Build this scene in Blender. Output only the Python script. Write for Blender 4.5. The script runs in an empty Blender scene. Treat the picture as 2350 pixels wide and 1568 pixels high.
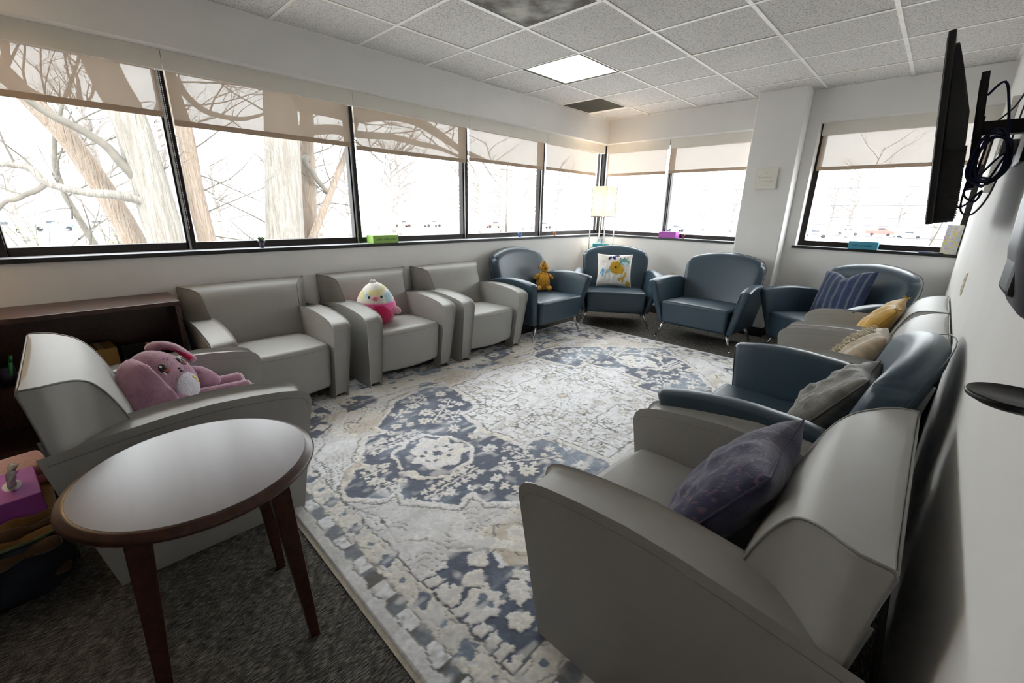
import bpy, bmesh, math, random
import numpy as np
from mathutils import Vector, Matrix

random.seed(7)
rng = np.random.default_rng(7)
SC = bpy.context.scene
COL = SC.collection
PI = math.pi

# ------------------------------------------------------------------ camera
# world: X away from the long window wall, Y towards the far window wall, Z up, floor at 0 (metres)
CAM_LOC = (3.461, -5.359, 1.278)
CAM_YAW, CAM_PITCH, CAM_ROLL = -0.768883, -0.297811, 0.019685
cam_data = bpy.data.cameras.new('camera')
cam_data.sensor_width = 36.0
cam_data.lens = 978.21 / 2350 * 36.0
cam_data.clip_start = 0.02
cam_data.clip_end = 2000
cam = bpy.data.objects.new('camera', cam_data)
COL.objects.link(cam)
SC.camera = cam
_fw = Vector((math.sin(CAM_YAW) * math.cos(CAM_PITCH), math.cos(CAM_YAW) * math.cos(CAM_PITCH), math.sin(CAM_PITCH)))
_r = _fw.cross(Vector((0, 0, 1))).normalized()
_u = _r.cross(_fw)
_r2 = _r * math.cos(CAM_ROLL) + _u * math.sin(CAM_ROLL)
_u2 = -_r * math.sin(CAM_ROLL) + _u * math.cos(CAM_ROLL)
cam.matrix_world = Matrix(((_r2.x, _u2.x, -_fw.x, CAM_LOC[0]), (_r2.y, _u2.y, -_fw.y, CAM_LOC[1]),
                           (_r2.z, _u2.z, -_fw.z, CAM_LOC[2]), (0, 0, 0, 1)))

# ------------------------------------------------------------------ world, sun, exposure
SKY_STRENGTH = 6.5
world = bpy.data.worlds.new('overcast_sky')
SC.world = world
world.use_nodes = True
_bg = world.node_tree.nodes['Background']
_bg.inputs[0].default_value = (0.94, 0.97, 1.0, 1)
_bg.inputs[1].default_value = SKY_STRENGTH
# hazy sun high behind the building: lights the trees outside, never reaches the room
sun_data = bpy.data.lights.new('sun', 'SUN')
sun_data.energy = 4.0
sun_data.angle = math.radians(6)
sun_data.color = (1.0, 0.95, 0.88)
sun = bpy.data.objects.new('sun', sun_data)
COL.objects.link(sun)
sun.location = (20, -14, 30)
sun.rotation_euler = Vector((-20, 12, -26)).to_track_quat('-Z', 'Y').to_euler()

SC.view_settings.view_transform = 'Standard'
SC.view_settings.look = 'None'
SC.view_settings.gamma = 1.0
SC.view_settings.use_curve_mapping = False
SC.view_settings.exposure = 0.55

CEIL = 2.445
ROOM_X = 3.60
ROOM_Y0 = -10.0


# ------------------------------------------------------------------ materials
def lin(r, g, b):
    def f(c):
        c /= 255.0
        return c / 12.92 if c <= 0.04045 else ((c + 0.055) / 1.055) ** 2.4
    return (f(r), f(g), f(b), 1.0)


MATS = {}


def mk(name, col, rough=0.5, metal=0.0, spec=0.5, var=None, bump=None, sheen=0.0, stretch=None, col2=None, emit=None, trans=0.0):
    """procedural material: base colour, optional second colour mixed by noise, optional noise bump"""
    if name in MATS:
        return MATS[name]
    m = bpy.data.materials.new(name)
    m.use_nodes = True
    nt = m.node_tree
    b = nt.nodes['Principled BSDF']
    if len(col) == 3:
        col = (*col, 1)
    b.inputs['Base Color'].default_value = col
    b.inputs['Roughness'].default_value = rough
    b.inputs['Metallic'].default_value = metal
    b.inputs['Specular IOR Level'].default_value = spec
    if sheen:
        b.inputs['Sheen Weight'].default_value = sheen
        b.inputs['Sheen Roughness'].default_value = 0.4
    if emit:
        b.inputs['Emission Color'].default_value = (*emit[:3], 1)
        b.inputs['Emission Strength'].default_value = emit[3]
    need = var or bump
    if need:
        tc = nt.nodes.new('ShaderNodeTexCoord')
        mp = nt.nodes.new('ShaderNodeMapping')
        nt.links.new(tc.outputs['Object'], mp.inputs[0])
        if stretch:
            mp.inputs['Scale'].default_value = stretch
    if var:
        n = nt.nodes.new('ShaderNodeTexNoise')
        n.inputs['Scale'].default_value = var[0]
        n.inputs['Detail'].default_value = var[2] if len(var) > 2 else 3
        nt.links.new(mp.outputs[0], n.inputs['Vector'])
        rp = nt.nodes.new('ShaderNodeValToRGB')
        c2 = col2 if col2 else tuple(min(1, c * (1 - var[1])) for c in col[:3])
        rp.color_ramp.elements[0].position = 0.35
        rp.color_ramp.elements[1].position = 0.65
        rp.color_ramp.elements[0].color = (*c2[:3], 1)
        rp.color_ramp.elements[1].color = (*col[:3], 1)
        nt.links.new(n.outputs['Fac'], rp.inputs[0])
        nt.links.new(rp.outputs[0], b.inputs['Base Color'])
    if bump:
        n2 = nt.nodes.new('ShaderNodeTexNoise')
        n2.inputs['Scale'].default_value = bump[0]
        n2.inputs['Detail'].default_value = 3
        nt.links.new(mp.outputs[0], n2.inputs['Vector'])
        bp = nt.nodes.new('ShaderNodeBump')
        bp.inputs['Strength'].default_value = bump[1]
        bp.inputs['Distance'].default_value = bump[2] if len(bump) > 2 else 0.004
        nt.links.new(n2.outputs['Fac'], bp.inputs['Height'])
        nt.links.new(bp.outputs[0], b.inputs['Normal'])
    MATS[name] = m
    return m


def mat_vcol(name, rough=0.9, bump=None, sheen=0.0, spec=0.2):
    m = bpy.data.materials.new(name)
    m.use_nodes = True
    nt = m.node_tree
    b = nt.nodes['Principled BSDF']
    a = nt.nodes.new('ShaderNodeAttribute')
    a.attribute_name = 'pattern'
    nt.links.new(a.outputs['Color'], b.inputs['Base Color'])
    b.inputs['Roughness'].default_value = rough
    b.inputs['Specular IOR Level'].default_value = spec
    if sheen:
        b.inputs['Sheen Weight'].default_value = sheen
        b.inputs['Sheen Roughness'].default_value = 0.5
    if bump:
        tc = nt.nodes.new('ShaderNodeTexCoord')
        n2 = nt.nodes.new('ShaderNodeTexNoise')
        n2.inputs['Scale'].default_value = bump[0]
        n2.inputs['Detail'].default_value = 3
        nt.links.new(tc.outputs['Object'], n2.inputs['Vector'])
        bp = nt.nodes.new('ShaderNodeBump')
        bp.inputs['Strength'].default_value = bump[1]
        bp.inputs['Distance'].default_value = bump[2]
        nt.links.new(n2.outputs['Fac'], bp.inputs['Height'])
        nt.links.new(bp.outputs[0], b.inputs['Normal'])
    MATS[name] = m
    return m


def mat_shade(name, col, open_f, transl):
    """solar-mesh fabric: part see-through, part diffuse, part translucent"""
    m = bpy.data.materials.new(name)
    m.use_nodes = True
    nt = m.node_tree
    nt.nodes.clear()
    out = nt.nodes.new('ShaderNodeOutputMaterial')
    t = nt.nodes.new('ShaderNodeBsdfTransparent')
    d = nt.nodes.new('ShaderNodeBsdfDiffuse')
    l = nt.nodes.new('ShaderNodeBsdfTranslucent')
    d.inputs[0].default_value = col
    l.inputs[0].default_value = col
    m1 = nt.nodes.new('ShaderNodeMixShader')
    m1.inputs[0].default_value = transl
    nt.links.new(d.outputs[0], m1.inputs[1])
    nt.links.new(l.outputs[0], m1.inputs[2])
    m2 = nt.nodes.new('ShaderNodeMixShader')
    # woven threads: the openness varies a little from thread to thread
    tc = nt.nodes.new('ShaderNodeTexCoord')
    mp = nt.nodes.new('ShaderNodeMapping')
    mp.inputs['Scale'].default_value = (60, 60, 9)
    nz = nt.nodes.new('ShaderNodeTexNoise')
    nz.inputs['Scale'].default_value = 3
    mr = nt.nodes.new('ShaderNodeMapRange')
    mr.inputs['To Min'].default_value = open_f * 0.72
    mr.inputs['To Max'].default_value = open_f * 1.28
    nt.links.new(tc.outputs['Object'], mp.inputs[0])
    nt.links.new(mp.outputs[0], nz.inputs['Vector'])
    nt.links.new(nz.outputs['Fac'], mr.inputs['Value'])
    nt.links.new(mr.outputs[0], m2.inputs[0])
    nt.links.new(m1.outputs[0], m2.inputs[1])
    nt.links.new(t.outputs[0], m2.inputs[2])
    nt.links.new(m2.outputs[0], out.inputs[0])
    MATS[name] = m
    return m


def mat_glass(name):
    m = bpy.data.materials.new(name)
    m.use_nodes = True
    nt = m.node_tree
    nt.nodes.clear()
    out = nt.nodes.new('ShaderNodeOutputMaterial')
    t = nt.nodes.new('ShaderNodeBsdfTransparent')
    t.inputs[0].default_value = (0.97, 0.985, 0.98, 1)
    g = nt.nodes.new('ShaderNodeBsdfGlossy')
    g.inputs['Roughness'].default_value = 0.02
    lw = nt.nodes.new('ShaderNodeLayerWeight')
    pw = nt.nodes.new('ShaderNodeMath')
    pw.operation = 'POWER'
    pw.inputs[1].default_value = 5.0
    nt.links.new(lw.outputs['Facing'], pw.inputs[0])
    fr = nt.nodes.new('ShaderNodeMath')
    fr.operation = 'MULTIPLY_ADD'
    fr.inputs[1].default_value = 0.9
    fr.inputs[2].default_value = 0.02
    nt.links.new(pw.outputs[0], fr.inputs[0])
    mx = nt.nodes.new('ShaderNodeMixShader')
    nt.links.new(fr.outputs[0], mx.inputs[0])
    nt.links.new(t.outputs[0], mx.inputs[1])
    nt.links.new(g.outputs[0], mx.inputs[2])
    nt.links.new(mx.outputs[0], out.inputs[0])
    MATS[name] = m
    return m


# ------------------------------------------------------------------ mesh helpers
def mesh_obj(name, verts, faces, mat=None, parent=None, smooth=False, bevel=0, seg=2, wn=False):
    me = bpy.data.meshes.new(name)
    me.from_pydata([tuple(v) for v in verts], [], [tuple(f) for f in faces])
    me.update()
    return finish(name, me, mat, parent, smooth, bevel, seg, wn)


def finish(name, me, mat=None, parent=None, smooth=False, bevel=0, seg=2, wn=False):
    if mat is not None:
        for mm in (mat if isinstance(mat, (list, tuple)) else [mat]):
            me.materials.append(mm)
    if smooth:
        me.polygons.foreach_set('use_smooth', [True] * len(me.polygons))
    o = bpy.data.objects.new(name, me)
    COL.objects.link(o)
    if parent is not None:
        o.parent = parent
    if bevel:
        b = o.modifiers.new('bevel', 'BEVEL')
        b.width = bevel
        b.segments = seg
        b.limit_method = 'ANGLE'
        b.angle_limit = math.radians(40)
    if wn:
        w = o.modifiers.new('wn', 'WEIGHTED_NORMAL')
        w.keep_sharp = True
    return o


class MB:
    """collects shapes for ONE part"""
    def __init__(self):
        self.v = []
        self.f = []

    def add(self, verts, faces, M=None):
        n = len(self.v)
        if M is not None:
            verts = [M @ Vector(p) for p in verts]
        self.v += [tuple(p) for p in verts]
        self.f += [tuple(i + n for i in fc) for fc in faces]
        return self

    def box(self, x0, x1, y0, y1, z0, z1, M=None):
        v = [(x0, y0, z0), (x1, y0, z0), (x1, y1, z0), (x0, y1, z0), (x0, y0, z1), (x1, y0, z1), (x1, y1, z1), (x0, y1, z1)]
        f = [(0, 3, 2, 1), (4, 5, 6, 7), (0, 1, 5, 4), (1, 2, 6, 5), (2, 3, 7, 6), (3, 0, 4, 7)]
        return self.add(v, f, M)

    def tube(self, pts, rad, n=8, cap=True, M=None):
        v, f = tube_geo(pts, rad, n, cap)
        return self.add(v, f, M)

    def lathe(self, prof, n=24, M=None, cap=True):
        v = []
        f = []
        for (r, z) in prof:
            for k in range(n):
                a = 2 * PI * k / n
                v.append((r * math.cos(a), r * math.sin(a), z))
        for i in range(len(prof) - 1):
            for k in range(n):
                k2 = (k + 1) % n
                f.append((i * n + k, i * n + k2, (i + 1) * n + k2, (i + 1) * n + k))
        if cap:
            f.append(tuple(range(n - 1, -1, -1)))
            f.append(tuple((len(prof) - 1) * n + k for k in range(n)))
        return self.add(v, f, M)

    def ellipsoid(self, c, r, nu=20, nv=12, M=None, fn=None):
        v = []
        f = []
        for j in range(1, nv):
            t = PI * j / nv
            for k in range(nu):
                a = 2 * PI * k / nu
                v.append((math.sin(t) * math.cos(a), math.sin(t) * math.sin(a), math.cos(t)))
        top = len(v)
        v += [(0, 0, 1), (0, 0, -1)]
        for j in range(nv - 2):
            for k in range(nu):
                k2 = (k + 1) % nu
                f.append((j * nu + k, (j + 1) * nu + k, (j + 1) * nu + k2, j * nu + k2))
        for k in range(nu):
            k2 = (k + 1) % nu
            f.append((top, k, k2))
            f.append((top + 1, (nv - 2) * nu + k2, (nv - 2) * nu + k))
        if fn:
            v = [fn(p) for p in v]
        v = [(c[0] + p[0] * r[0], c[1] + p[1] * r[1], c[2] + p[2] * r[2]) for p in v]
        return self.add(v, f, M)

    def build(self, name, mat, parent=None, smooth=False, bevel=0, seg=2, wn=False):
        return mesh_obj(name, self.v, self.f, mat, parent, smooth, bevel, seg, wn)


def tube_geo(pts, rad, n=8, cap=True):
    P = [Vector(p) for p in pts]
    if not isinstance(rad, (list, tuple, np.ndarray)):
        rad = [rad] * len(P)
    v = []
    f = []
    t0 = (P[1] - P[0]).normalized()
    ref = Vector((0, 0, 1)) if abs(t0.z) < 0.9 else Vector((1, 0, 0))
    nrm = t0.cross(ref).normalized()
    for i, p in enumerate(P):
        if i == 0:
            t = P[1] - P[0]
        elif i == len(P) - 1:
            t = P[-1] - P[-2]
        else:
            t = P[i + 1] - P[i - 1]
        t = t.normalized()
        nrm = nrm - t * nrm.dot(t)
        if nrm.length < 1e-6:
            nrm = t.orthogonal()
        nrm.normalize()
        b = t.cross(nrm)
        for k in range(n):
            a = 2 * PI * k / n
            v.append(p + (nrm * math.cos(a) + b * math.sin(a)) * rad[i])
    for i in range(len(P) - 1):
        for k in range(n):
            k2 = (k + 1) % n
            f.append((i * n + k, i * n + k2, (i + 1) * n + k2, (i + 1) * n + k))
    if cap:
        f.append(tuple(range(n - 1, -1, -1)))
        f.append(tuple((len(P) - 1) * n + k for k in range(n)))
    return v, f


def catmull(pts, k=6, closed=False):
    P = [np.array(p, float) for p in pts]
    out = []
    n = len(P)
    rngi = range(n if closed else n - 1)
    for i in rngi:
        p0 = P[(i - 1) % n] if (closed or i > 0) else P[0]
        p1 = P[i]
        p2 = P[(i + 1) % n]
        p3 = P[(i + 2) % n] if (closed or i + 2 < n) else P[-1]
        for j in range(k):
            t = j / k
            out.append(tuple(0.5 * (2 * p1 + (p2 - p0) * t + (2 * p0 - 5 * p1 + 4 * p2 - p3) * t * t + (3 * p1 - p0 - 3 * p2 + p3) * t ** 3)))
    if not closed:
        out.append(tuple(P[-1]))
    return out


def rbox_geo(x0, x1, y0, y1, z0, z1, r, n=6, fn=None, k=3):
    """rounded box on a subdivided cube; fn(x,y,z)->(x,y,z) bends it afterwards"""
    def samples(a, b):
        L = b - a
        rr = min(r, L * 0.499)
        e = [rr * i / k for i in range(k)]
        mid = list(np.linspace(rr, L - rr, n + 1))
        e2 = [L - x for x in reversed(e)]
        return [a + x for x in e + mid + e2]
    S = [samples(x0, x1), samples(y0, y1), samples(z0, z1)]
    N = [len(s) for s in S]
    idx = {}
    verts = []
    faces = []
    lo = (x0 + min(r, (x1 - x0) * .499), y0 + min(r, (y1 - y0) * .499), z0 + min(r, (z1 - z0) * .499))
    hi = (x1 - min(r, (x1 - x0) * .499), y1 - min(r, (y1 - y0) * .499), z1 - min(r, (z1 - z0) * .499))

    def vid(i, j, l):
        key = (i, j, l)
        if key in idx:
            return idx[key]
        p = np.array((S[0][i], S[1][j], S[2][l]))
        q = np.minimum(np.maximum(p, lo), hi)
        d = p - q
        L = np.linalg.norm(d)
        if L > 1e-9:
            p = q + d / L * min(r, (x1 - x0) * .499, (y1 - y0) * .499, (z1 - z0) * .499)
        p = tuple(p)
        if fn:
            p = fn(*p)
        verts.append(p)
        idx[key] = len(verts) - 1
        return idx[key]
    for i in range(N[0] - 1):
        for j in range(N[1] - 1):
            faces.append((vid(i, j, 0), vid(i, j + 1, 0), vid(i + 1, j + 1, 0), vid(i + 1, j, 0)))
            l = N[2] - 1
            faces.append((vid(i, j, l), vid(i + 1, j, l), vid(i + 1, j + 1, l), vid(i, j + 1, l)))
    for i in range(N[0] - 1):
        for l in range(N[2] - 1):
            faces.append((vid(i, 0, l), vid(i + 1, 0, l), vid(i + 1, 0, l + 1), vid(i, 0, l + 1)))
            j = N[1] - 1
            faces.append((vid(i, j, l), vid(i, j, l + 1), vid(i + 1, j, l + 1), vid(i + 1, j, l)))
    for j in range(N[1] - 1):
        for l in range(N[2] - 1):
            faces.append((vid(0, j, l), vid(0, j, l + 1), vid(0, j + 1, l + 1), vid(0, j + 1, l)))
            i = N[0] - 1
            faces.append((vid(i, j, l), vid(i, j + 1, l), vid(i, j + 1, l + 1), vid(i, j, l + 1)))
    return verts, faces


def empty(name, loc=(0, 0, 0), rz=0.0, rot=None):
    o = bpy.data.objects.new(name, None)
    COL.objects.link(o)
    o.location = loc
    o.rotation_euler = rot if rot else (0, 0, rz)
    o.empty_display_size = 0.05
    return o


def tag(o, label, cat, group=None):
    o['label'] = label
    o['category'] = cat
    if group:
        o['group'] = group
    return o


def struct(o):
    o['kind'] = 'structure'
    return o


def copy_tree(o, parent=None):
    c = o.copy()
    COL.objects.link(c)
    c.parent = parent
    for ch in list(o.children):
        copy_tree(ch, c)
    return c


def interp(x, xs, ys):
    return float(np.interp(x, xs, ys))


def set_pattern(me, cols):
    """store linear RGB per vertex in the 'pattern' colour attribute"""
    a = me.color_attributes.new('pattern', 'FLOAT_COLOR', 'POINT')
    arr = np.ones((len(me.vertices), 4), dtype=np.float32)
    arr[:, :3] = cols
    a.data.foreach_set('color', arr.ravel())


def s2l(c):
    c = np.asarray(c, float) / 255.0
    return np.where(c <= 0.04045, c / 12.92, ((c + 0.055) / 1.055) ** 2.4)


def vnoise(x, y, seed=0):
    """smooth value noise for pattern drawing"""
    r = np.random.default_rng(seed)
    T = r.random((64, 64))
    xi = np.floor(x).astype(int)
    yi = np.floor(y).astype(int)
    fx = x - xi
    fy = y - yi
    fx = fx * fx * (3 - 2 * fx)
    fy = fy * fy * (3 - 2 * fy)
    a = T[xi % 64, yi % 64]
    b = T[(xi + 1) % 64, yi % 64]
    c = T[xi % 64, (yi + 1) % 64]
    d = T[(xi + 1) % 64, (yi + 1) % 64]
    return (a * (1 - fx) + b * fx) * (1 - fy) + (c * (1 - fx) + d * fx) * fy


# shared materials
M_WALL = mk('wall_paint', lin(233, 231, 228), 0.75, spec=0.3, var=(3, 0.03), bump=(220, 0.05, 0.002))
M_TRIM = mk('white_paint', lin(232, 231, 228), 0.55)
M_FRAME = mk('bronze_aluminium', lin(38, 33, 31), 0.35, 0.6, bump=(300, 0.03))
M_FRAMEL = mk('track_aluminium', lin(150, 148, 145), 0.35, 0.7, bump=(300, 0.03))
M_SILL = mk('sill_dark_edge', lin(34, 34, 36), 0.35, 0.0, 0.5, var=(40, 0.2))
M_SILLTOP = mk('sill_pale_top', lin(206, 208, 212), 0.25, 0.0, 0.6, var=(12, 0.05))
M_BASE = mk('baseboard_rubber', lin(42, 38, 36), 0.5, var=(20, 0.2))
M_GLASS = mat_glass('window_glass')
M_SHADE = mat_shade('shade_mesh', lin(190, 171, 153), 0.060, 0.070)
M_HEM = mat_shade('shade_hem', lin(190, 170, 150), 0.005, 0.12)
M_FASCIA = mk('fascia_cream', lin(228, 223, 213), 0.5, var=(5, 0.03))
M_GREY = mk('grey_vinyl', lin(160, 158, 153), 0.47, 0, 0.5, var=(6, 0.05), bump=(260, 0.10, 0.002))
M_GREYSEAM = mk('grey_vinyl_seam', lin(132, 130, 126), 0.5, var=(200, 0.2))
M_BLUE = mk('blue_vinyl', lin(56, 74, 87), 0.38, 0, 0.5, var=(6, 0.08), bump=(260, 0.10, 0.002))
M_BLUESEAM = mk('blue_vinyl_seam', lin(40, 52, 66), 0.5, var=(200, 0.2))
M_BLACK = mk('black_plastic', lin(24, 24, 26), 0.42, bump=(200, 0.05))
M_CHROME = mk('polished_chrome', lin(215, 215, 218), 0.12, 1.0, var=(8, 0.05))
M_WOOD = mk('dark_cherry_wood', lin(70, 40, 30), 0.32, 0, 0.5, var=(4, 0.45, 6), stretch=(1, 14, 14), bump=(60, 0.04))
# ================================================================== ROOM SHELL
def mat_carpet():
    m = bpy.data.materials.new('carpet_tile')
    m.use_nodes = True
    nt = m.node_tree
    b = nt.nodes['Principled BSDF']
    tc = nt.nodes.new('ShaderNodeTexCoord')
    mp = nt.nodes.new('ShaderNodeMapping')
    mp.inputs['Rotation'].default_value = (0, 0, math.radians(3))
    mp.inputs['Scale'].default_value = (330, 42, 1)
    nt.links.new(tc.outputs['Object'], mp.inputs[0])
    n = nt.nodes.new('ShaderNodeTexNoise')
    n.inputs['Scale'].default_value = 1.0
    n.inputs['Detail'].default_value = 4
    nt.links.new(mp.outputs[0], n.inputs['Vector'])
    n2 = nt.nodes.new('ShaderNodeTexNoise')
    n2.inputs['Scale'].default_value = 25
    n2.inputs['Detail'].default_value = 4
    nt.links.new(tc.outputs['Object'], n2.inputs['Vector'])
    ad = nt.nodes.new('ShaderNodeMath')
    ad.operation = 'MULTIPLY_ADD'
    ad.inputs[1].default_value = 0.25
    nt.links.new(n2.outputs['Fac'], ad.inputs[0])
    nt.links.new(n.outputs['Fac'], ad.inputs[2])
    rp = nt.nodes.new('ShaderNodeValToRGB')
    e = rp.color_ramp.elements
    e[0].position = 0.5
    e[0].color = lin(52, 51, 49)
    e[1].position = 0.76
    e[1].color = lin(138, 133, 126)
    x = e.new(0.63)
    x.color = lin(88, 85, 81)
    nt.links.new(ad.outputs[0], rp.inputs[0])
    nt.links.new(rp.outputs[0], b.inputs['Base Color'])
    b.inputs['Roughness'].default_value = 0.95
    b.inputs['Specular IOR Level'].default_value = 0.1
    bp = nt.nodes.new('ShaderNodeBump')
    bp.inputs['Strength'].default_value = 0.5
    bp.inputs['Distance'].default_value = 0.004
    nt.links.new(n.outputs['Fac'], bp.inputs['Height'])
    nt.links.new(bp.outputs[0], b.inputs['Normal'])
    return m


struct(MB().box(-0.25, 3.85, ROOM_Y0 - 0.2, 0.25, -0.3, 0.0).build('floor', mat_carpet()))

# long window wall on the left: knee wall and the deep soffit above the shades
w = MB()
w.box(-0.25, 0, ROOM_Y0 - 0.2, 0.25, 0.0, 0.968)
w.box(-0.25, 0, ROOM_Y0 - 0.2, 0.25, 2.155, 2.62)
w.box(-0.25, 0, ROOM_Y0 - 0.2, -5.68, 0.968, 2.155)
struct(w.build('wall_left', M_WALL))
# far wall: knee wall, soffit, pier right of the column, reveal of the right window
w = MB()
w.box(0, 3.60, 0, 0.25, 0.0, 0.968)
w.box(0, 3.60, 0, 0.25, 2.158, 2.62)
w.box(1.95, 2.385, 0, 0.25, 0.968, 2.158)
struct(w.build('wall_back', M_WALL))
struct(MB().box(1.85, 2.285, -0.215, 0.0, 0.0, 2.62).build('wall_column', M_WALL, bevel=0.012, seg=3))
struct(MB().box(3.60, 3.85, ROOM_Y0 - 0.2, 0.25, 0.0, 2.62).build('wall_right', M_WALL))
struct(MB().box(-0.25, 3.85, ROOM_Y0 - 0.2, ROOM_Y0, 0.0, 2.62).build('wall_front', mk('bounce_cut_dark', lin(96, 90, 84), .8, var=(3, .05))))  # unseen wall, set far back and coloured dark to cut bounced light
# dark rubber baseboards
struct(MB().box(0, 0.008, ROOM_Y0, 0, 0, 0.10).build('baseboard_left', M_BASE))
struct(MB().box(0.008, 1.85, -0.008, 0, 0, 0.10).box(2.285, 3.592, -0.008, 0, 0, 0.10)
       .box(1.842, 2.293, -0.223, -0.215, 0, 0.10).box(1.842, 1.85, -0.215, 0, 0, 0.10).box(2.285, 2.293, -0.215, 0, 0, 0.10)
       .build('baseboard_back', M_BASE))
struct(MB().box(3.592, 3.60, ROOM_Y0, 0, 0, 0.10).build('baseboard_right', M_BASE))

# ------------------------------------------------------------------ ceiling: slab, T-bars, lay-in tiles
ceiling = struct(MB().box(-0.25, 3.85, ROOM_Y0 - 0.2, 0.25, 2.62, 2.85).build('ceiling', M_WALL))


def mat_tile():
    m = bpy.data.materials.new('mineral_tile')
    m.use_nodes = True
    nt = m.node_tree
    b = nt.nodes['Principled BSDF']
    tc = nt.nodes.new('ShaderNodeTexCoord')
    n = nt.nodes.new('ShaderNodeTexNoise')
    n.inputs['Scale'].default_value = 130
    n.inputs['Detail'].default_value = 3
    nt.links.new(tc.outputs['Object'], n.inputs['Vector'])
    n2 = nt.nodes.new('ShaderNodeTexNoise')
    n2.inputs['Scale'].default_value = 1.6
    nt.links.new(tc.outputs['Object'], n2.inputs['Vector'])
    rp = nt.nodes.new('ShaderNodeValToRGB')
    e = rp.color_ramp.elements
    e[0].position = 0.33
    e[0].color = lin(172, 169, 165)
    e[1].position = 0.52
    e[1].color = lin(224, 220, 217)
    nt.links.new(n.outputs['Fac'], rp.inputs[0])
    mx = nt.nodes.new('ShaderNodeMix')
    mx.data_type = 'RGBA'
    mx.blend_type = 'MULTIPLY'
    mx.inputs['Factor'].default_value = 0.12
    nt.links.new(rp.outputs[0], mx.inputs['A'])
    nt.links.new(n2.outputs['Fac'], mx.inputs['B'])
    nt.links.new(mx.outputs['Result'], b.inputs['Base Color'])
    b.inputs['Roughness'].default_value = 0.95
    b.inputs['Specular IOR Level'].default_value = 0.1
    bp = nt.nodes.new('ShaderNodeBump')
    bp.inputs['Strength'].default_value = 0.6
    bp.inputs['Distance'].default_value = 0.003
    nt.links.new(n.outputs['Fac'], bp.inputs['Height'])
    nt.links.new(bp.outputs[0], b.inputs['Normal'])
    return m


M_TILE = mat_tile()
M_TBAR = mk('tbar_enamel', lin(246, 245, 242), 0.4, 0.0, 0.5, var=(7, 0.12, 5), col2=lin(232, 227, 216))
T = 0.6096
GX = [0.56 + T * k for k in range(0, 5)]          # bars along Y
XS = [0.0] + GX + [ROOM_X]
XS = [x for i, x in enumerate(XS) if i == 0 or x - XS[i - 1] > 0.02]
XS[-1] = ROOM_X
GY = [-3.525 + T * k for k in range(-10, 6)]        # bars along X
YS = [ROOM_Y0] + [y for y in GY if y > ROOM_Y0 + 0.1] + [0.0]
SPECIAL = {}
for (xa, ya, kind) in ((0.56, -2.306, 'light'), (1.1696, -3.525, 'diffuser'), (0.0, -1.087, 'return'), (1.7792, -6.573, 'light2')):
    SPECIAL[(round(xa, 1), round(ya, 1))] = kind
cells = {}
for i in range(len(XS) - 1):
    for j in range(len(YS) - 1):
        key = (round(XS[i], 1), round(YS[j], 1))
        x0, x1, y0, y1 = XS[i], XS[i + 1], YS[j], YS[j + 1]
        if key in SPECIAL:
            cells[SPECIAL[key]] = (x0, x1, y0, y1)
            continue
        dz = random.uniform(-0.001, 0.001)
        o = MB().box(x0 + 0.002, x1 - 0.002, y0 + 0.002, y1 - 0.002, CEIL + 0.004 + dz, CEIL + 0.019).build('ceiling_tile', M_TILE, ceiling)
for x in GX[:-1] if GX[-1] > ROOM_X - 0.05 else GX:
    MB().box(x - 0.012, x + 0.012, ROOM_Y0, 0, CEIL, CEIL + 0.003).box(x - 0.001, x + 0.001, ROOM_Y0, 0, CEIL + 0.003, CEIL + 0.03).build('grid_bar', M_TBAR, ceiling)
for y in YS[1:-1]:
    MB().box(0, ROOM_X, y - 0.012, y + 0.012, CEIL + 0.0006, CEIL + 0.003).box(0, ROOM_X, y - 0.001, y + 0.001, CEIL + 0.003, CEIL + 0.03).build('grid_bar', M_TBAR, ceiling)
MB().box(0, 0.02, ROOM_Y0, 0, CEIL, CEIL + 0.002).build('wall_angle', M_TBAR, ceiling)
MB().box(0.02, ROOM_X, -0.02, 0, CEIL, CEIL + 0.002).build('wall_angle', M_TBAR, ceiling)
MB().box(ROOM_X - 0.02, ROOM_X, ROOM_Y0, -0.02, CEIL, CEIL + 0.002).build('wall_angle', M_TBAR, ceiling)

# ceiling light: lay-in troffer with a 3 x 3 cell lens
def troffer(cell, label, strength):
    x0, x1, y0, y1 = cell
    t = empty('ceiling_light', ((x0 + x1) / 2, (y0 + y1) / 2, CEIL))
    h = (x1 - x0) / 2 - 0.003
    fr = MB()
    fr.box(-h, h, -h, -h + 0.016, 0.0, 0.012).box(-h, h, h - 0.016, h, 0.0, 0.012)
    fr.box(-h, -h + 0.016, -h + 0.016, h - 0.016, 0.0, 0.012).box(h - 0.016, h, -h + 0.016, h - 0.016, 0.0, 0.012)
    fr.build('frame', mk('troffer_frame', lin(70, 68, 62), 0.4, var=(10, 0.1)), t)
    q = h - 0.016
    s = 2 * q / 3
    ml = mk('troffer_lens', (1, 1, 1), 0.6, emit=(1.0, 0.97, 0.86, strength))
    for i in range(3):
        for j in range(3):
            a, b_ = -q + i * s, -q + j * s
            # shallow pyramid lens cell
            v = [(a + .002, b_ + .002, .006), (a + s - .002, b_ + .002, .006), (a + s - .002, b_ + s - .002, .006), (a + .002, b_ + s - .002, .006), (a + s / 2, b_ + s / 2, .014)]
            mesh_obj('lens_cell', v, [(0, 4, 1), (1, 4, 2), (2, 4, 3), (3, 4, 0)], ml, t)
    rib = MB()
    for i in range(1, 3):
        c = -q + i * s
        rib.box(c - .003, c + .003, -q, q, .004, .010)
        rib.box(-q, q, c - .003, c + .003, .004, .010)
    rib.build('lens_rib', mk('lens_rib_plastic', lin(250, 240, 215), 0.5, emit=(1.0, .93, .74, strength * 0.82)), t)
    tag(t, label, 'ceiling light')
    return t


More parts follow.
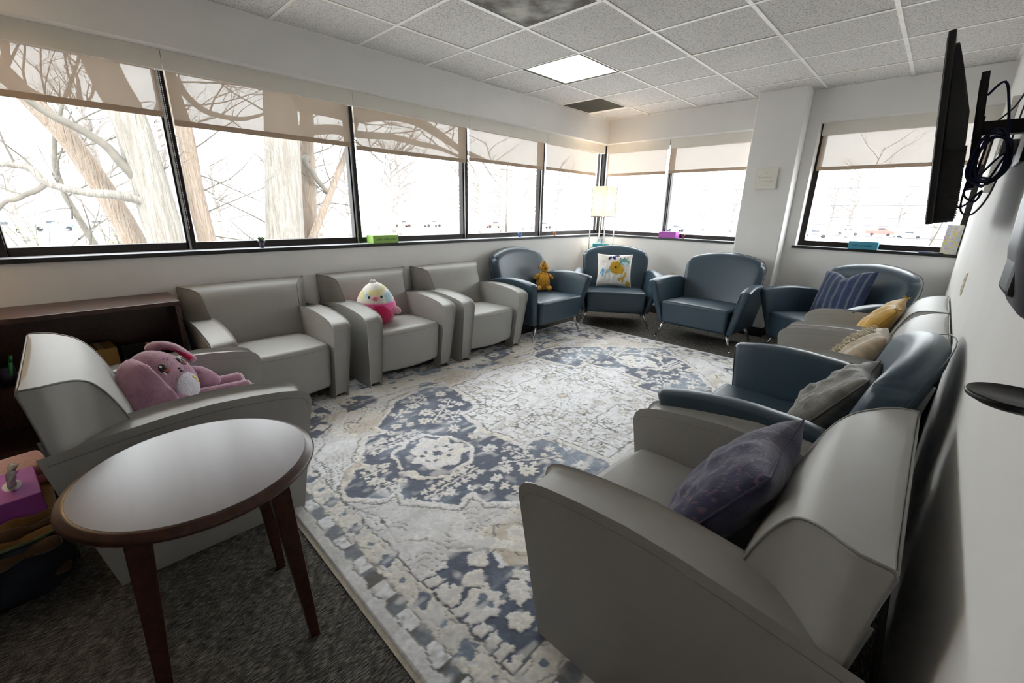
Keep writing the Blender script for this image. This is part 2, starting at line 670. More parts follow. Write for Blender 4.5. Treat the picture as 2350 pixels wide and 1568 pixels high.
LIGHT_EMIT = 0.86
troffer(cells['light'], 'lit square ceiling light with a nine-cell lens', LIGHT_EMIT)

# supply diffuser: perforated panel stained with dust, framed
x0, x1, y0, y1 = cells['diffuser']
t = empty('air_diffuser', ((x0 + x1) / 2, (y0 + y1) / 2, CEIL))
h = T / 2 - 0.003
MB().box(-h, h, -h, -h + .022, -.004, .012).box(-h, h, h - .022, h, -.004, .012).box(-h, -h + .022, -h + .022, h - .022, -.004, .012).box(h - .022, h, -h + .022, h - .022, -.004, .012).build('frame', M_TBAR, t)
MB().box(-h + .022, h - .022, -h + .022, -h + .034, -.001, .010).box(-h + .022, h - .022, h - .034, h - .022, -.001, .010).box(-h + .022, -h + .034, -h + .034, h - .034, -.001, .010).box(h - .034, h - .022, -h + .034, h - .034, -.001, .010).build('shadow_gap', M_BLACK, t)


def mat_perf():
    m = bpy.data.materials.new('dusty_perforated_panel')
    m.use_nodes = True
    nt = m.node_tree
    b = nt.nodes['Principled BSDF']
    tc = nt.nodes.new('ShaderNodeTexCoord')
    n = nt.nodes.new('ShaderNodeTexNoise')
    n.inputs['Scale'].default_value = 5.5
    n.inputs['Detail'].default_value = 6
    nt.links.new(tc.outputs['Object'], n.inputs['Vector'])
    rp = nt.nodes.new('ShaderNodeValToRGB')
    e = rp.color_ramp.elements
    e[0].position = 0.38
    e[0].color = lin(84, 74, 66)
    e[1].position = 0.62
    e[1].color = lin(196, 194, 184)
    nt.links.new(n.outputs['Fac'], rp.inputs[0])
    v = nt.nodes.new('ShaderNodeTexVoronoi')
    v.inputs['Scale'].default_value = 130
    v.inputs['Randomness'].default_value = 0.0
    nt.links.new(tc.outputs['Object'], v.inputs['Vector'])
    r2 = nt.nodes.new('ShaderNodeValToRGB')
    r2.color_ramp.elements[0].position = 0.25
    r2.color_ramp.elements[0].color = (0.25, 0.25, 0.25, 1)
    r2.color_ramp.elements[1].position = 0.35
    r2.color_ramp.elements[1].color = (1, 1, 1, 1)
    nt.links.new(v.outputs['Distance'], r2.inputs[0])
    mx = nt.nodes.new('ShaderNodeMix')
    mx.data_type = 'RGBA'
    mx.blend_type = 'MULTIPLY'
    mx.inputs['Factor'].default_value = 0.7
    nt.links.new(rp.outputs[0], mx.inputs['A'])
    nt.links.new(r2.outputs[0], mx.inputs['B'])
    nt.links.new(mx.outputs['Result'], b.inputs['Base Color'])
    b.inputs['Roughness'].default_value = 0.7
    return m


MB().box(-h + .034, h - .034, -h + .034, h - .034, .000, .008).build('perforated_panel', mat_perf(), t)
tag(t, 'white-framed ceiling air diffuser with a dust-stained perforated panel', 'air vent')

# return grille: egg-crate grey square beside the left soffit
x0, x1, y0, y1 = cells['return']
t = empty('return_grille', ((x0 + x1) / 2, (y0 + y1) / 2, CEIL))
hx, hy = (x1 - x0) / 2 - .003, (y1 - y0) / 2 - .003
MB().box(-hx, hx, -hy, -hy + .03, 0, .010).box(-hx, hx, hy - .06, hy, 0, .010).box(-hx, -hx + .03, -hy + .03, hy - .06, 0, .010).box(hx - .02, hx, -hy + .03, hy - .06, 0, .010).build('frame', M_TBAR, t)
cr = MB()
mg = mk('grille_grey', lin(120, 116, 104), 0.6, var=(30, 0.1))
for k in range(31):
    xx = -hx + .03 + (2 * hx - .05) * k / 30
    cr.box(xx - .0012, xx + .0012, -hy + .03, hy - .06, .002, .016)
for k in range(31):
    yy = -hy + .03 + (2 * hy - .09) * k / 30
    cr.box(-hx + .03, hx - .02, yy - .0012, yy + .0012, .002, .016)
g = cr.build('egg_crate', mg, t)
MB().box(-hx + .03, hx - .02, -hy + .03, hy - .06, .017, .02).build('duct_back', mk('duct_dark', lin(98, 94, 84), 0.9, var=(20, .2)), t)
tag(t, 'grey egg-crate return air grille in the ceiling near the corner', 'air vent')

# ------------------------------------------------------------------ windows
GXP = -0.185      # glass plane of the long wall
GYP = 0.185
SILL_Z = 0.985
mull_y = [-5.635, -4.763, -3.567, -2.369, -1.165]


def mullion_y(y, parent, wide=0.055):
    """vertical mullion on the long wall: outer post, silver channel, inner cap"""
    MB().box(-0.215, -0.15, y - wide / 2, y + wide / 2, SILL_Z, 2.155).build('mullion', M_FRAME, parent, bevel=.003)
    MB().box(-0.15, -0.135, y - wide / 2 + .012, y - .004, SILL_Z, 2.155).build('mullion_channel', M_FRAMEL, parent)
    MB().box(-0.15, -0.128, y - .002, y + wide / 2 - .006, SILL_Z, 2.155).build('mullion_cap', M_FRAME, parent, bevel=.002)


wn = 0
for i in range(len(mull_y)):
    wn += 1
    ya = mull_y[i]
    yb = mull_y[i + 1] if i + 1 < len(mull_y) else 0.15
    fr = MB()
    fr.box(-0.215, -0.15, ya, yb, SILL_Z, 1.032)
    fr.box(-0.215, -0.15, ya, yb, 2.10, 2.155)
    f = struct(fr.build('window_%d' % wn, M_FRAME))
    mullion_y(ya, f, 0.10 if i == 0 else 0.055)
    MB().box(GXP - .003, GXP + .003, ya + .027, yb - .027, 1.032, 2.10).build('glass_pane', M_GLASS, f)
# corner post + far wall windows
f = struct(MB().box(-0.10, 0.845, 0.15, 0.215, SILL_Z, 1.032).box(-0.10, 0.845, 0.15, 0.215, 2.10, 2.158).build('window_6', M_FRAME))
MB().box(-0.215, -0.10, 0.10, 0.215, SILL_Z, 2.158).build('corner_post', M_FRAME, f, bevel=.003)
MB().box(-0.165, -0.145, 0.085, 0.10, SILL_Z, 2.158).build('corner_channel', M_FRAMEL, f)
MB().box(-0.10, -0.085, 0.125, 0.15, SILL_Z, 2.158).build('corner_channel', M_FRAMEL, f)
MB().box(-0.10, 0.845, GYP - .003, GYP + .003, 1.032, 2.10).build('glass_pane', M_GLASS, f)
f = struct(MB().box(0.845, 1.95, 0.15, 0.215, SILL_Z, 1.032).box(0.845, 1.95, 0.15, 0.215, 2.10, 2.158).build('window_7', M_FRAME))
MB().box(0.818, 0.872, 0.15, 0.215, SILL_Z, 2.158).build('mullion', M_FRAME, f, bevel=.003)
MB().box(0.828, 0.842, 0.135, 0.15, SILL_Z, 2.158).build('mullion_channel', M_FRAMEL, f)
MB().box(0.845, 0.865, 0.128, 0.15, SILL_Z, 2.158).build('mullion_cap', M_FRAME, f, bevel=.002)
MB().box(0.872, 1.95, GYP - .003, GYP + .003, 1.032, 2.10).build('glass_pane', M_GLASS, f)
f = struct(MB().box(2.385, 3.60, 0.13, 0.215, SILL_Z, 1.035).box(2.385, 3.60, 0.13, 0.215, 2.10, 2.158).build('window_8', M_FRAME))
MB().box(2.385, 2.435, 0.13, 0.215, 1.035, 2.10).build('side_frame', M_FRAME, f, bevel=.003)
MB().box(3.56, 3.60, 0.13, 0.215, 1.035, 2.10).build('side_frame', M_FRAME, f, bevel=.003)
MB().box(2.435, 3.56, GYP - .003, GYP + .003, 1.035, 2.10).build('glass_pane', M_GLASS, f)
# sills
o = struct(MB().box(-0.15, 0.006, -5.68, 0.0, 0.963, SILL_Z).build('trim_1', M_SILLTOP))
MB().box(0.006, 0.012, -5.68, -0.012, 0.960, SILL_Z + .001).build('front_edge', M_SILL, o, bevel=.001)
o = struct(MB().box(-0.15, 1.85, -0.006, 0.15, 0.9632, SILL_Z + .0002).build('trim_2', M_SILLTOP))
MB().box(0.006, 1.85, -0.012, -0.006, 0.960, SILL_Z + .001).build('front_edge', M_SILL, o, bevel=.001)
o = struct(MB().box(2.36, 3.60, -0.010, 0.13, 0.9632, SILL_Z + .0002).build('trim_3', M_SILLTOP))
MB().box(2.36, 3.60, -0.016, -0.010, 0.960, SILL_Z + .001).build('front_edge', M_SILL, o, bevel=.001)

# ------------------------------------------------------------------ roller shades
def shade(axis, a, b, zbot, label, fa=None, fb=None, chain=None):
    """axis 'y' = long wall (plane x=-0.115), 'x' = far wall (plane y=+0.115)"""
    mid = (a + b) / 2
    t = empty('roller_shade', (-0.115, mid, 2.05) if axis == 'y' else (mid, 0.115, 2.05), 0 if axis == 'y' else -PI / 2)
    # local frame: +x into the room, y along the wall
    s = 1 if axis == 'y' else 1
    L = (b - a) / 2
    n = 14
    v = []
    fc = []
    for i in range(n + 1):
        y = -L + 2 * L * i / n
        for k, z in enumerate((0.06, -0.1, zbot + .030 - 2.05)):
            v.append((0.004 * math.sin(i * 1.3 + k) * (0.3 if k == 0 else 1), y, z))
    for i in range(n):
        for k in range(2):
            fc.append((i * 3 + k, (i + 1) * 3 + k, (i + 1) * 3 + k + 1, i * 3 + k + 1))
    mesh_obj('shade_fabric', v, fc, M_SHADE, t, smooth=True)
    MB().box(-.004, .004, -L, L, zbot - 2.05, zbot + .034 - 2.05).build('hem_bar', M_HEM, t, bevel=.002)
    fa = -L if fa is None else fa - mid
    fb = L if fb is None else fb - mid
    fz0, fz1 = 2.048 - 2.05, (2.1545 if axis == 'y' else 2.1575) - 2.05
    if axis == 'x':
        fa, fb = -fb, -fa
    fs = MB()
    fs.box(.020, .026, fa + .0012, fb - .0012, fz0, fz1)
    fs.box(-.03, .020, fa + .0012, fb - .0012, fz0, fz0 + .006)
    fs.build('fascia', M_FASCIA, t, bevel=.001)
    MB().tube([(-.012, -L, .065), (-.012, L, .065)], .022, 12).build('roller_tube', M_FRAMEL, t, smooth=True)
    if chain is not None:
        c = chain - mid
        ch = MB()
        for dx in (0.0, 0.016):
            z = 0.0
            while z > -0.93:
                ch.ellipsoid((-.004 + dx * .4, c + dx * .5, z), (.0028, .0028, .004), 6, 4)
                z -= .010
        ch.build('bead_chain', mk('steel_beads', lin(200, 200, 200), 0.3, 0.9, var=(50, .2)), t)
    return t


G_SH = 'roller shades of the window walls'
tag(shade('y', -5.615, -4.785, 1.787, '', -5.67, -4.745, chain=-4.772), 'tan mesh roller shade left of the thick first mullion, window nearest the camera', 'roller shade', G_SH)
tag(shade('y', -4.735, -3.590, 1.747, '', -4.745, -3.552), 'tan mesh roller shade right of the first mullion, shadowed by a thick trunk', 'roller shade', G_SH)
tag(shade('y', -3.542, -2.378, 1.730, '', -3.552, -2.350), 'tan roller shade showing a branch silhouette, above the green tissue box', 'roller shade', G_SH)
tag(shade('y', -2.340, -1.185, 1.752, '', -2.350, -1.150), 'beige roller shade above the small blue pot on the sill', 'roller shade', G_SH)
tag(shade('y', -1.138, -0.075, 1.757, '', -1.150, 0.088), 'beige roller shade on the long wall by the corner, glowing warmly beside the lamp', 'roller shade', G_SH)
tag(shade('x', -0.055, 0.800, 1.757, '', -0.088, 0.815), 'pale roller shade on the far wall next to the corner', 'roller shade', G_SH)
tag(shade('x', 0.838, 1.86, 1.762, '', 0.815, 1.86), 'pale roller shade on the far wall touching the column', 'roller shade', G_SH)
tag(shade('x', 2.410, 3.585, 1.722, '', 2.389, 3.596), 'pale grey roller shade right of the column, behind the television', 'roller shade', G_SH)
# ================================================================== ARMCHAIRS
def grey_chair():
    """grey vinyl club chair; local +y is the way it faces, origin on the floor"""
    t = empty('grey_armchair')
    # arms: solid side panels, tapered towards the floor, crowned on top
    prof = [(0.318, 0.022), (0.385, 0.470), (0.391, 0.502), (0.387, 0.524), (0.374, 0.540), (0.350, 0.551), (0.30, 0.562), (0.20, 0.575), (0.07, 0.584),
            (-0.06, 0.580), (-0.18, 0.569), (-0.30, 0.555), (-0.352, 0.548), (-0.335, 0.42), (-0.268, 0.022)]
    for s in (-1, 1):
        v = []
        for (y, z) in prof:
            k = z / 0.58
            xo = 0.358 + 0.034 * k
            v.append((s * 0.268, y, z))
            v.append((s * xo, y, z - 0.006 * (z > 0.45)))
        n = len(prof)
        f = []
        for i in range(n):
            j = (i + 1) % n
            q = (2 * i, 2 * i + 1, 2 * j + 1, 2 * j)
            f.append(q if s < 0 else q[::-1])
        a = tuple(2 * i for i in range(n))
        b = tuple(2 * i + 1 for i in range(n))
        f.append(a[::-1] if s < 0 else a)
        f.append(b if s < 0 else b[::-1])
        arm = mesh_obj('arm', v, f, M_GREY, t, smooth=True, bevel=0.017, seg=4, wn=True)
        # stitched seam along the outer and inner top edges
        for xo_k, nm in ((1, 'seam'), (0, 'seam')):
            pts = []
            for (y, z) in prof[2:13]:
                if xo_k:
                    pts.append((s * (0.358 + 0.034 * z / 0.58 - 0.0012), y, z - 0.021))
                else:
                    pts.append((s * (0.2692), y, z - 0.016))
            MB().tube(catmull(pts, 3), 0.0016, 5).build(nm, M_GREYSEAM, arm, smooth=True)
    # glides under the arms
    for sx in (-1, 1):
        for y in (0.27, -0.23):
            MB().lathe([(0.018, 0.0), (0.018, 0.022)], 12, Matrix.Translation((sx * 0.312, y, 0))).build('glide', M_BLACK, t, smooth=False)
    # seat: one crowned block with a bowed, slanted front
    def seatfn(x, y, z):
        k = (z - 0.10) / 0.33
        u = (y + 0.16) / 0.50
        bow = 0.028 * (1 - (x / 0.268) ** 2)
        y2 = y + (0.040 * k + bow) * max(0, u)
        zz = z
        if k > 0.5:
            zz = z + 0.020 * (1 - (x / 0.28) ** 2) * math.sin(PI * min(1, max(0, u))) - 0.03 * (1 - u) * 0.6
        else:
            zz = z - 0.012 * (1 - (x / 0.268) ** 2) * max(0, u)
        return (x, y2, zz)
    v, f = rbox_geo(-0.2665, 0.2665, -0.16, 0.318, 0.10, 0.415, 0.035, 8, seatfn, 4)
    st = mesh_obj('seat', v, f, M_GREY, t, smooth=True)
    pts = []
    for i in range(21):
        x = -0.26 + 0.52 * i / 20
        pts.append((x, 0.318 + 0.034 + 0.028 * (1 - (x / 0.268) ** 2) - 0.004, 0.388))
    MB().tube(pts, 0.002, 5).build('seam', M_GREYSEAM, st, smooth=True)
    MB().box(-0.262, 0.262, -0.22, 0.24, 0.045, 0.115).build('base_frame', M_BLACK, t)
    # back: S-curved wedge, wider at the rear, rolling to a crisp rear top edge
    front = [(-0.105, 0.33), (-0.120, 0.42), (-0.135, 0.50), (-0.154, 0.585), (-0.180, 0.662), (-0.210, 0.720), (-0.243, 0.750), (-0.290, 0.765), (-0.333, 0.770), (-0.362, 0.771)]
    front = catmull(front, 3)
    rear = [(-0.366, 0.762), (-0.357, 0.70), (-0.349, 0.63), (-0.343, 0.555), (-0.325, 0.42), (-0.275, 0.06), (-0.25, 0.06)]
    P = front + rear
    def hw(y, z):
        return interp(y, [-0.364, -0.318, -0.295, -0.267, -0.219, -0.15, -0.10], [0.388, 0.380, 0.362, 0.334, 0.296, 0.276, 0.270]) if z > 0.30 else 0.30
    NX = 12
    v = []
    f = []
    n = len(P)
    for i in range(NX + 1):
        tt = -1 + 2 * i / NX
        for (y, z) in P:
            w_ = hw(y, z)
            puff = 0.012 * (1 - tt * tt) * (1 if (z > 0.40 and (y, z) in front) else 0)
            v.append((tt * w_, y + puff, z + 0.3 * puff))
    for i in range(NX):
        for k in range(n):
            k2 = (k + 1) % n
            f.append((i * n + k, i * n + k2, (i + 1) * n + k2, (i + 1) * n + k))
    bk = mesh_obj('backrest', v, f, M_GREY, t, smooth=True)
    e = bk.modifiers.new('split', 'EDGE_SPLIT')
    e.split_angle = math.radians(50)
    # upholstered side panels closing the wedge
    fz = [q[1] for q in front]
    fy = [q[0] for q in front]
    rq = [(-0.364, 0.771)] + rear
    rz_ = [q[1] for q in rq][:-1][::-1]
    ry_ = [q[0] for q in rq][:-1][::-1]
    for s in (-1, 1):
        v = []
        f = []
        zs = list(np.linspace(0.34, 0.70, 13)) + list(np.linspace(0.715, 0.7695, 10))
        NC = 14
        for z in zs:
            y0_ = interp(z, fz, fy)
            y1_ = interp(z, rz_, ry_)
            for c_ in range(NC + 1):
                y = y0_ + (y1_ - y0_) * c_ / NC
                v.append((s * (hw(y, z) - 0.0005), y, z))
        for i in range(len(zs) - 1):
            for c_ in range(NC):
                q = (i * (NC + 1) + c_, i * (NC + 1) + c_ + 1, (i + 1) * (NC + 1) + c_ + 1, (i + 1) * (NC + 1) + c_)
                f.append(q if s < 0 else q[::-1])
        mesh_obj('side_panel', v, f, M_GREY, bk, smooth=True)
    for s in (-1, 1):
        pts = [(s * (hw(y, z) - 0.001), y, z) for (y, z) in P if z > 0.52]
        MB().tube(pts, 0.0035, 6).build('piping', M_GREYSEAM, bk, smooth=True)
    pts = [(-0.384 + 0.768 * i / 12, -0.3655, 0.766) for i in range(13)]
    MB().tube(pts, 0.003, 6).build('piping', M_GREYSEAM, bk, smooth=True)
    return t


def blue_chair():
    """blue vinyl tub chair on splayed chrome legs"""
    t = empty('blue_armchair')
    # arms: slabs that lean outwards and forwards, rounded on top
    for s in (-1, 1):
        def armfn(x, y, z, s=s):
            # parameter box: x thickness 0..0.085, y 0..1 back->front, z 0..1
            yy = -0.30 + 0.68 * y
            fr = 0.38 - 0.075 * (1 - z)            # front edge slants back towards the floor
            yy = -0.30 + (fr + 0.30) * y
            top = interp(y, [0, 0.25, 0.55, 0.8, 1.0], [0.575, 0.625, 0.642, 0.632, 0.605])
            z0 = 0.165
            zz = z0 + (top - z0) * z
            lean = 0.098 * z
            th = 0.062 + 0.030 * z
            return (s * (0.318 + lean + x / 0.085 * th - 0.05 * (1 - y) * z), yy, zz)
        v, f = rbox_geo(0, 0.085, 0, 1, 0, 1, 0.0425, 8, None, 4)
        # rounded on the profile only: rebuild roundness in parameter space
        vv = []
        for (x, y, z) in v:
            vv.append((x, min(1, max(0, y)), min(1, max(0, z))))
        v2 = [armfn(*p) for p in vv]
        if s < 0:
            f = [q[::-1] for q in f]
        arm = mesh_obj('arm', v2, f, M_BLUE, t, smooth=True)
        pts = []
        for k in range(12):
            z = k / 11
            p = armfn(0.012, 0.985, 0.04 + 0.93 * z)
            pts.append((p[0], p[1] + 0.004, p[2]))
        MB().tube(pts, 0.0022, 5).build('seam', M_BLUESEAM, arm, smooth=True)
    # seat block
    def seatfn(x, y, z):
        k = (z - 0.17) / 0.25
        u = (y + 0.24) / 0.58
        return (x * (0.965 + 0.05 * k), y + 0.035 * k * max(0, u), z + (0.016 * (1 - (x / 0.33) ** 2) * math.sin(PI * min(1, max(0, u))) if k > 0.5 else 0) - 0.02 * (1 - u) * k)
    v, f = rbox_geo(-0.332, 0.332, -0.26, 0.335, 0.17, 0.415, 0.03, 8, seatfn, 4)
    st = mesh_obj('seat', v, f, M_BLUE, t, smooth=True)
    MB().tube([(-0.325 + 0.65 * i / 10, 0.338 + 0.026, 0.385) for i in range(11)], 0.002, 5).build('seam', M_BLUESEAM, st, smooth=True)
    # back: wide arched shield, thick, leaning, wrapping slightly forward
    def backfn(x, y, z):
        # x -1..1, y 0..1 (rear->front), z 0..1
        hwid = interp(z, [0, 0.35, 0.6, 0.85, 1], [0.32, 0.365, 0.390, 0.402, 0.406])
        top = 0.888 - 0.078 * abs(x) ** 2.0
        zz = 0.20 + (top - 0.20) * z
        th = interp(z, [0, 0.5, 0.8, 1], [0.10, 0.12, 0.125, 0.115])
        front_y = interp(zz, [0.20, 0.42, 0.62, 0.80, 0.90], [-0.13, -0.175, -0.235, -0.285, -0.312])
        yy = front_y - th * (1 - y) + 0.045 * x * x
        return (x * hwid, yy, zz)
    v, f = rbox_geo(-0.42, 0.42, 0, 0.13, 0, 0.70, 0.058, 10, None, 4)
    def rcorner(x, z):
        # round the two upper corners of the shield in elevation
        X, Z = x * 0.42, z * 0.70
        R = 0.085
        cx, cz = 0.42 - R, 0.70 - R
        ax = abs(X)
        if ax > cx and Z > cz:
            dx, dz = ax - cx, Z - cz
            m = max(dx, dz) / R
            L = math.hypot(dx, dz)
            if L > 1e-6:
                q = m * R / L
                ax, Z = cx + dx * q, cz + dz * q
        return math.copysign(ax, X) / 0.42, Z / 0.70
    v2 = []
    for (x, y, z) in v:
        xx, zz = rcorner(x / 0.42, z / 0.70)
        v2.append(backfn(xx, y / 0.13, zz))
    bk = mesh_obj('backrest', v2, f, M_BLUE, t, smooth=True)
    # seam round the shield, front and rear
    for yy in (0.06,):
        pts = []
        for (x, z) in [(-1, .45), (-1, .6), (-1, .75), (-1, .82), (-.97, .92), (-.88, .985), (-.7, 1), (-.4, 1), (0, 1), (.4, 1), (.7, 1), (.88, .985), (.97, .92), (1, .82), (1, .75), (1, .6), (1, .45)]:
            xx, zz = (x, z)
            p = backfn(xx, yy, zz)
            pts.append(p)
        MB().tube(catmull(pts, 2), 0.0022, 5).build('seam', M_BLUESEAM, bk, smooth=True)
    # chrome legs
    for sx in (-1, 1):
        for (y0, y1) in ((0.27, 0.30), (-0.20, -0.25)):
            lg = MB().tube([(sx * 0.315, y0, 0.185), (sx * 0.385, y1, 0.012)], [0.019, 0.010], 14).build('leg', M_CHROME, t, smooth=True)
            MB().lathe([(0.012, 0), (0.012, 0.008), (0.008, 0.013)], 12, Matrix.Translation((sx * 0.387, y1, 0))).build('glide', M_CHROME, lg, smooth=True)
    return t


g0 = grey_chair()
b0 = blue_chair()
RUG_T = 0.012
GREYS = [
    (1.335, -5.173, 0.0, 'grey vinyl armchair holding the pink plush rabbit, beside the round table'),
    (0.385, -4.530, -90.0, 'empty grey vinyl armchair next to the bookcase, under the windows'),
    (0.380, -3.640, -90.0, 'grey vinyl armchair holding the pink plush bird'),
    (0.400, -2.800, -90.0, 'empty grey vinyl armchair between the plush-bird chair and a blue chair'),
    (3.160, -4.200, 90.0, 'nearest grey vinyl armchair, with the dark navy-purple pillow'),
    (3.225, -2.370, 90.0, 'grey vinyl armchair holding the cream fringed pillow'),
    (3.225, -1.575, 90.0, 'grey vinyl armchair holding the mustard yellow pillow'),
]
BLUES = [
    (0.445, -1.865, -90.0, 'blue vinyl armchair holding the spotted yellow plush toy'),
    (0.775, -0.815, 215.3, 'blue vinyl armchair in the corner, holding the floral pillow'),
    (1.865, -0.765, 178.3, 'empty blue vinyl armchair in front of the white column'),
    (2.930, -0.725, 144.7, 'blue vinyl armchair holding the striped navy pillow'),
    (3.160, -3.335, 90.0, 'blue vinyl armchair by the right wall, holding the wrinkled grey pillow'),
]
CH = {}
for i, (x, y, a, lab) in enumerate(GREYS):
    o = g0 if i == 0 else copy_tree(g0)
    o.location = (x, y, 0.0)
    o.rotation_euler = (0, 0, math.radians(a))
    tag(o, lab, 'armchair', 'grey armchairs around the rug')
    CH['G%d' % i] = o
for i, (x, y, a, lab) in enumerate(BLUES):
    o = b0 if i == 0 else copy_tree(b0)
    o.location = (x, y, 0.0)
    o.rotation_euler = (0, 0, math.radians(a))
    tag(o, lab, 'armchair', 'blue armchairs around the rug')
    CH['B%d' % i] = o

# ================================================================== ROUND SIDE TABLE
t = empty('side_table', (2.145, -5.222, 0), math.radians(-3))
M_TOP = mk('table_top_laminate', lin(78, 54, 52), 0.30, 0, 0.85, var=(3, 0.16, 6), stretch=(1, 10, 10))
MB().lathe([(0.262, 0.566), (0.272, 0.570), (0.284, 0.579), (0.286, 0.586), (0.281, 0.592), (0.274, 0.594), (0.270, 0.598), (0.262, 0.600)], 64).build('rim', M_WOOD, t, smooth=True)
MB().lathe([(0.262, 0.5995), (0.2615, 0.6008)], 64).build('table_top', M_TOP, t)
ap = MB()
for a in range(4):
    ap.box(-0.135, 0.135, 0.128, 0.146, 0.505, 0.567, Matrix.Rotation(a * PI / 2, 4, 'Z'))
ap.build('apron', M_WOOD, t)
for sx in (-1, 1):
    for sy in (-1, 1):
        v = []
        for (z, c, h) in ((0.0, 0.178, 0.013), (0.567, 0.146, 0.026)):
            for (dx, dy) in ((-1, -1), (1, -1), (1, 1), (-1, 1)):
                v.append((sx * c + dx * h, sy * c + dy * h, z))
        mesh_obj('leg', v, [(3, 2, 1, 0), (4, 5, 6, 7), (0, 1, 5, 4), (1, 2, 6, 5), (2, 3, 7, 6), (3, 0, 4, 7)], M_WOOD, t, bevel=.002)
tag(t, 'round dark cherry side table with tapered legs in the foreground', 'side table')
# ================================================================== AREA RUG (pattern knotted into the pile, real pile relief)
RX0, RX1, RY0, RY1 = 0.46, 3.06, -4.908, -1.235
def build_rug():
    st = 0.0062
    nx = int((RX1 - RX0) / st) + 1
    ny = int((RY1 - RY0) / st) + 1
    gx = np.linspace(RX0, RX1, nx)
    gy = np.linspace(RY0, RY1, ny)
    X, Y = np.meshgrid(gx, gy, indexing='ij')
    cx, cy = (RX0 + RX1) / 2, (RY0 + RY1) / 2
    # hand-knotted irregularity: warp by noise
    wx = (vnoise(X * 26, Y * 26, 1) - .5) * .016 + (vnoise(X * 70, Y * 70, 2) - .5) * .012
    wy = (vnoise(X * 26, Y * 26, 3) - .5) * .016 + (vnoise(X * 70, Y * 70, 4) - .5) * .012
    sx = X - cx
    sy = Y - cy
    U = np.abs(sx + wx)          # across
    V = np.abs(sy + wy)          # along
    HW, HL = (RX1 - RX0) / 2, (RY1 - RY0) / 2
    E = np.minimum(HW - np.abs(sx), HL - np.abs(sy))          # distance from the edge
    Ew = np.minimum(HW - U, HL - V) + wx * .3
    side = (HW - np.abs(sx)) < (HL - np.abs(sy))               # long border?
    A = np.where(side, sy, sx)                                  # running coordinate of the border
    n1 = vnoise(X * 9, Y * 3.5, 5)
    n2 = vnoise(X * 30, Y * 12, 6)
    n3 = vnoise(X * 90, Y * 60, 7)
    n4 = vnoise(X * 3, Y * 2.2, 8)
    fine = vnoise(X * 160, Y * 160, 9)

    def mix(a, b, t):
        return a[None, None, :] * (1 - t[..., None]) + b[None, None, :] * t[..., None]
    PALE = s2l((238, 237, 239))
    CREAM = s2l((236, 231, 222))
    GREYB = s2l((202, 200, 197))
    DARK = s2l((104, 101, 98))
    BLUE = s2l((84, 92, 112))
    BLUE2 = s2l((146, 158, 174))
    TAN = s2l((202, 190, 172))
    WHITE = s2l((246, 246, 249))
    col = mix(PALE, GREYB, np.clip((n1 - .45) * 1.3 + (n2 - .5) * .5, 0, .7))
    hgt = np.zeros_like(X)

    def put(mask, c, h=None, soft=None):
        nonlocal col, hgt
        col = np.where(mask[..., None], c if c.ndim == 3 else c[None, None, :], col)
        if h is not None:
            hgt = np.where(mask, h, hgt)

    def poly(u, v, pts):
        inside = np.zeros(u.shape, bool)
        n = len(pts)
        j = n - 1
        for i in range(n):
            xi, yi = pts[i]
            xj, yj = pts[j]
            c = ((yi > v) != (yj > v)) & (u < (xj - xi) * (v - yi) / (yj - yi + 1e-12) + xi)
            inside ^= c
            j = i
        return inside

    def segd(u, v, a, b):
        ax, ay = a
        bx, by = b
        dx, dy = bx - ax, by - ay
        t = np.clip(((u - ax) * dx + (v - ay) * dy) / (dx * dx + dy * dy + 1e-12), 0, 1)
        return np.hypot(u - ax - t * dx, v - ay - t * dy)

    def line(u, v, pts, w):
        d = np.full(u.shape, 9.0)
        for a, b in zip(pts[:-1], pts[1:]):
            d = np.minimum(d, segd(u, v, a, b))
        return d < w

    def flower(u, v, c, r, k=8, ph=0.0, amp=.22):
        du, dv = u - c[0], v - c[1]
        th = np.arctan2(dv, du)
        return np.hypot(du, dv) < r * (1 + amp * np.cos(k * th + ph))

    blue = mix(BLUE, BLUE2, np.clip((n4 - .45) * 2.6 + (n1 - .5) * 1.2 + (n2 - .5) * .7, 0, 1))
    cream = mix(CREAM, PALE, np.clip(n1 * 1.2 - .2, 0, 1))
    tan = mix(TAN, CREAM, np.clip(n1 * 1.6 - .3, 0, 1))
    # --- the blue field between the central panel and the pale spandrels
    field = Ew > 0.2
    hexa = poly(U, V, [(-.1, 1.615), (0.05, 1.61), (.17, 1.50), (.145, 1.43), (.215, 1.455), (.43, 1.29), (.40, 1.19), (.49, 1.20), (.57, 1.11), (.66, 1.0), (.74, .93), (.80, .62), (.72, .48), (.70, 0.18), (-.1, .18)])
    put(hexa & field, blue, -.003)
    # side bands in blue and tan
    sideb = (U > .80) & (V < 1.22) & field
    put(sideb, mix(BLUE, BLUE2, np.clip((n4 - .5) * 1.8 + (n2 - .5), 0, .8)), -.003)
    tanz = sideb & (vnoise(X * 11, Y * 6, 12) > .52)
    put(tanz, tan, 0)
    tanz2 = (U > .60) & (U < .86) & (V > .75) & (V < 1.36) & field & (vnoise(X * 5, Y * 5, 13) > .56) & ~hexa
    put(tanz2, tan, 0)
    # corner blue
    corner = poly(U, V, [(.60, 1.66), (.66, 1.53), (.60, 1.50), (.70, 1.36), (.80, 1.40), (.86, 1.30), (1.12, 1.33), (1.12, 1.66)]) & field
    put(corner, mix(BLUE, BLUE2, np.clip((n4 - .55) * 1.5 + (n2 - .5) * .7, 0, .7)), -.003)
    # --- central pale panel: stepped cross
    cen = ((U < .70) & (V < .48)) | ((U < .27) & (V < .70)) | (segd(U, V, (0, .70), (0, .75)) < .07)
    cen |= (U < .48) & (V < .56) & (vnoise(X * 14, Y * 14, 14) > .35)
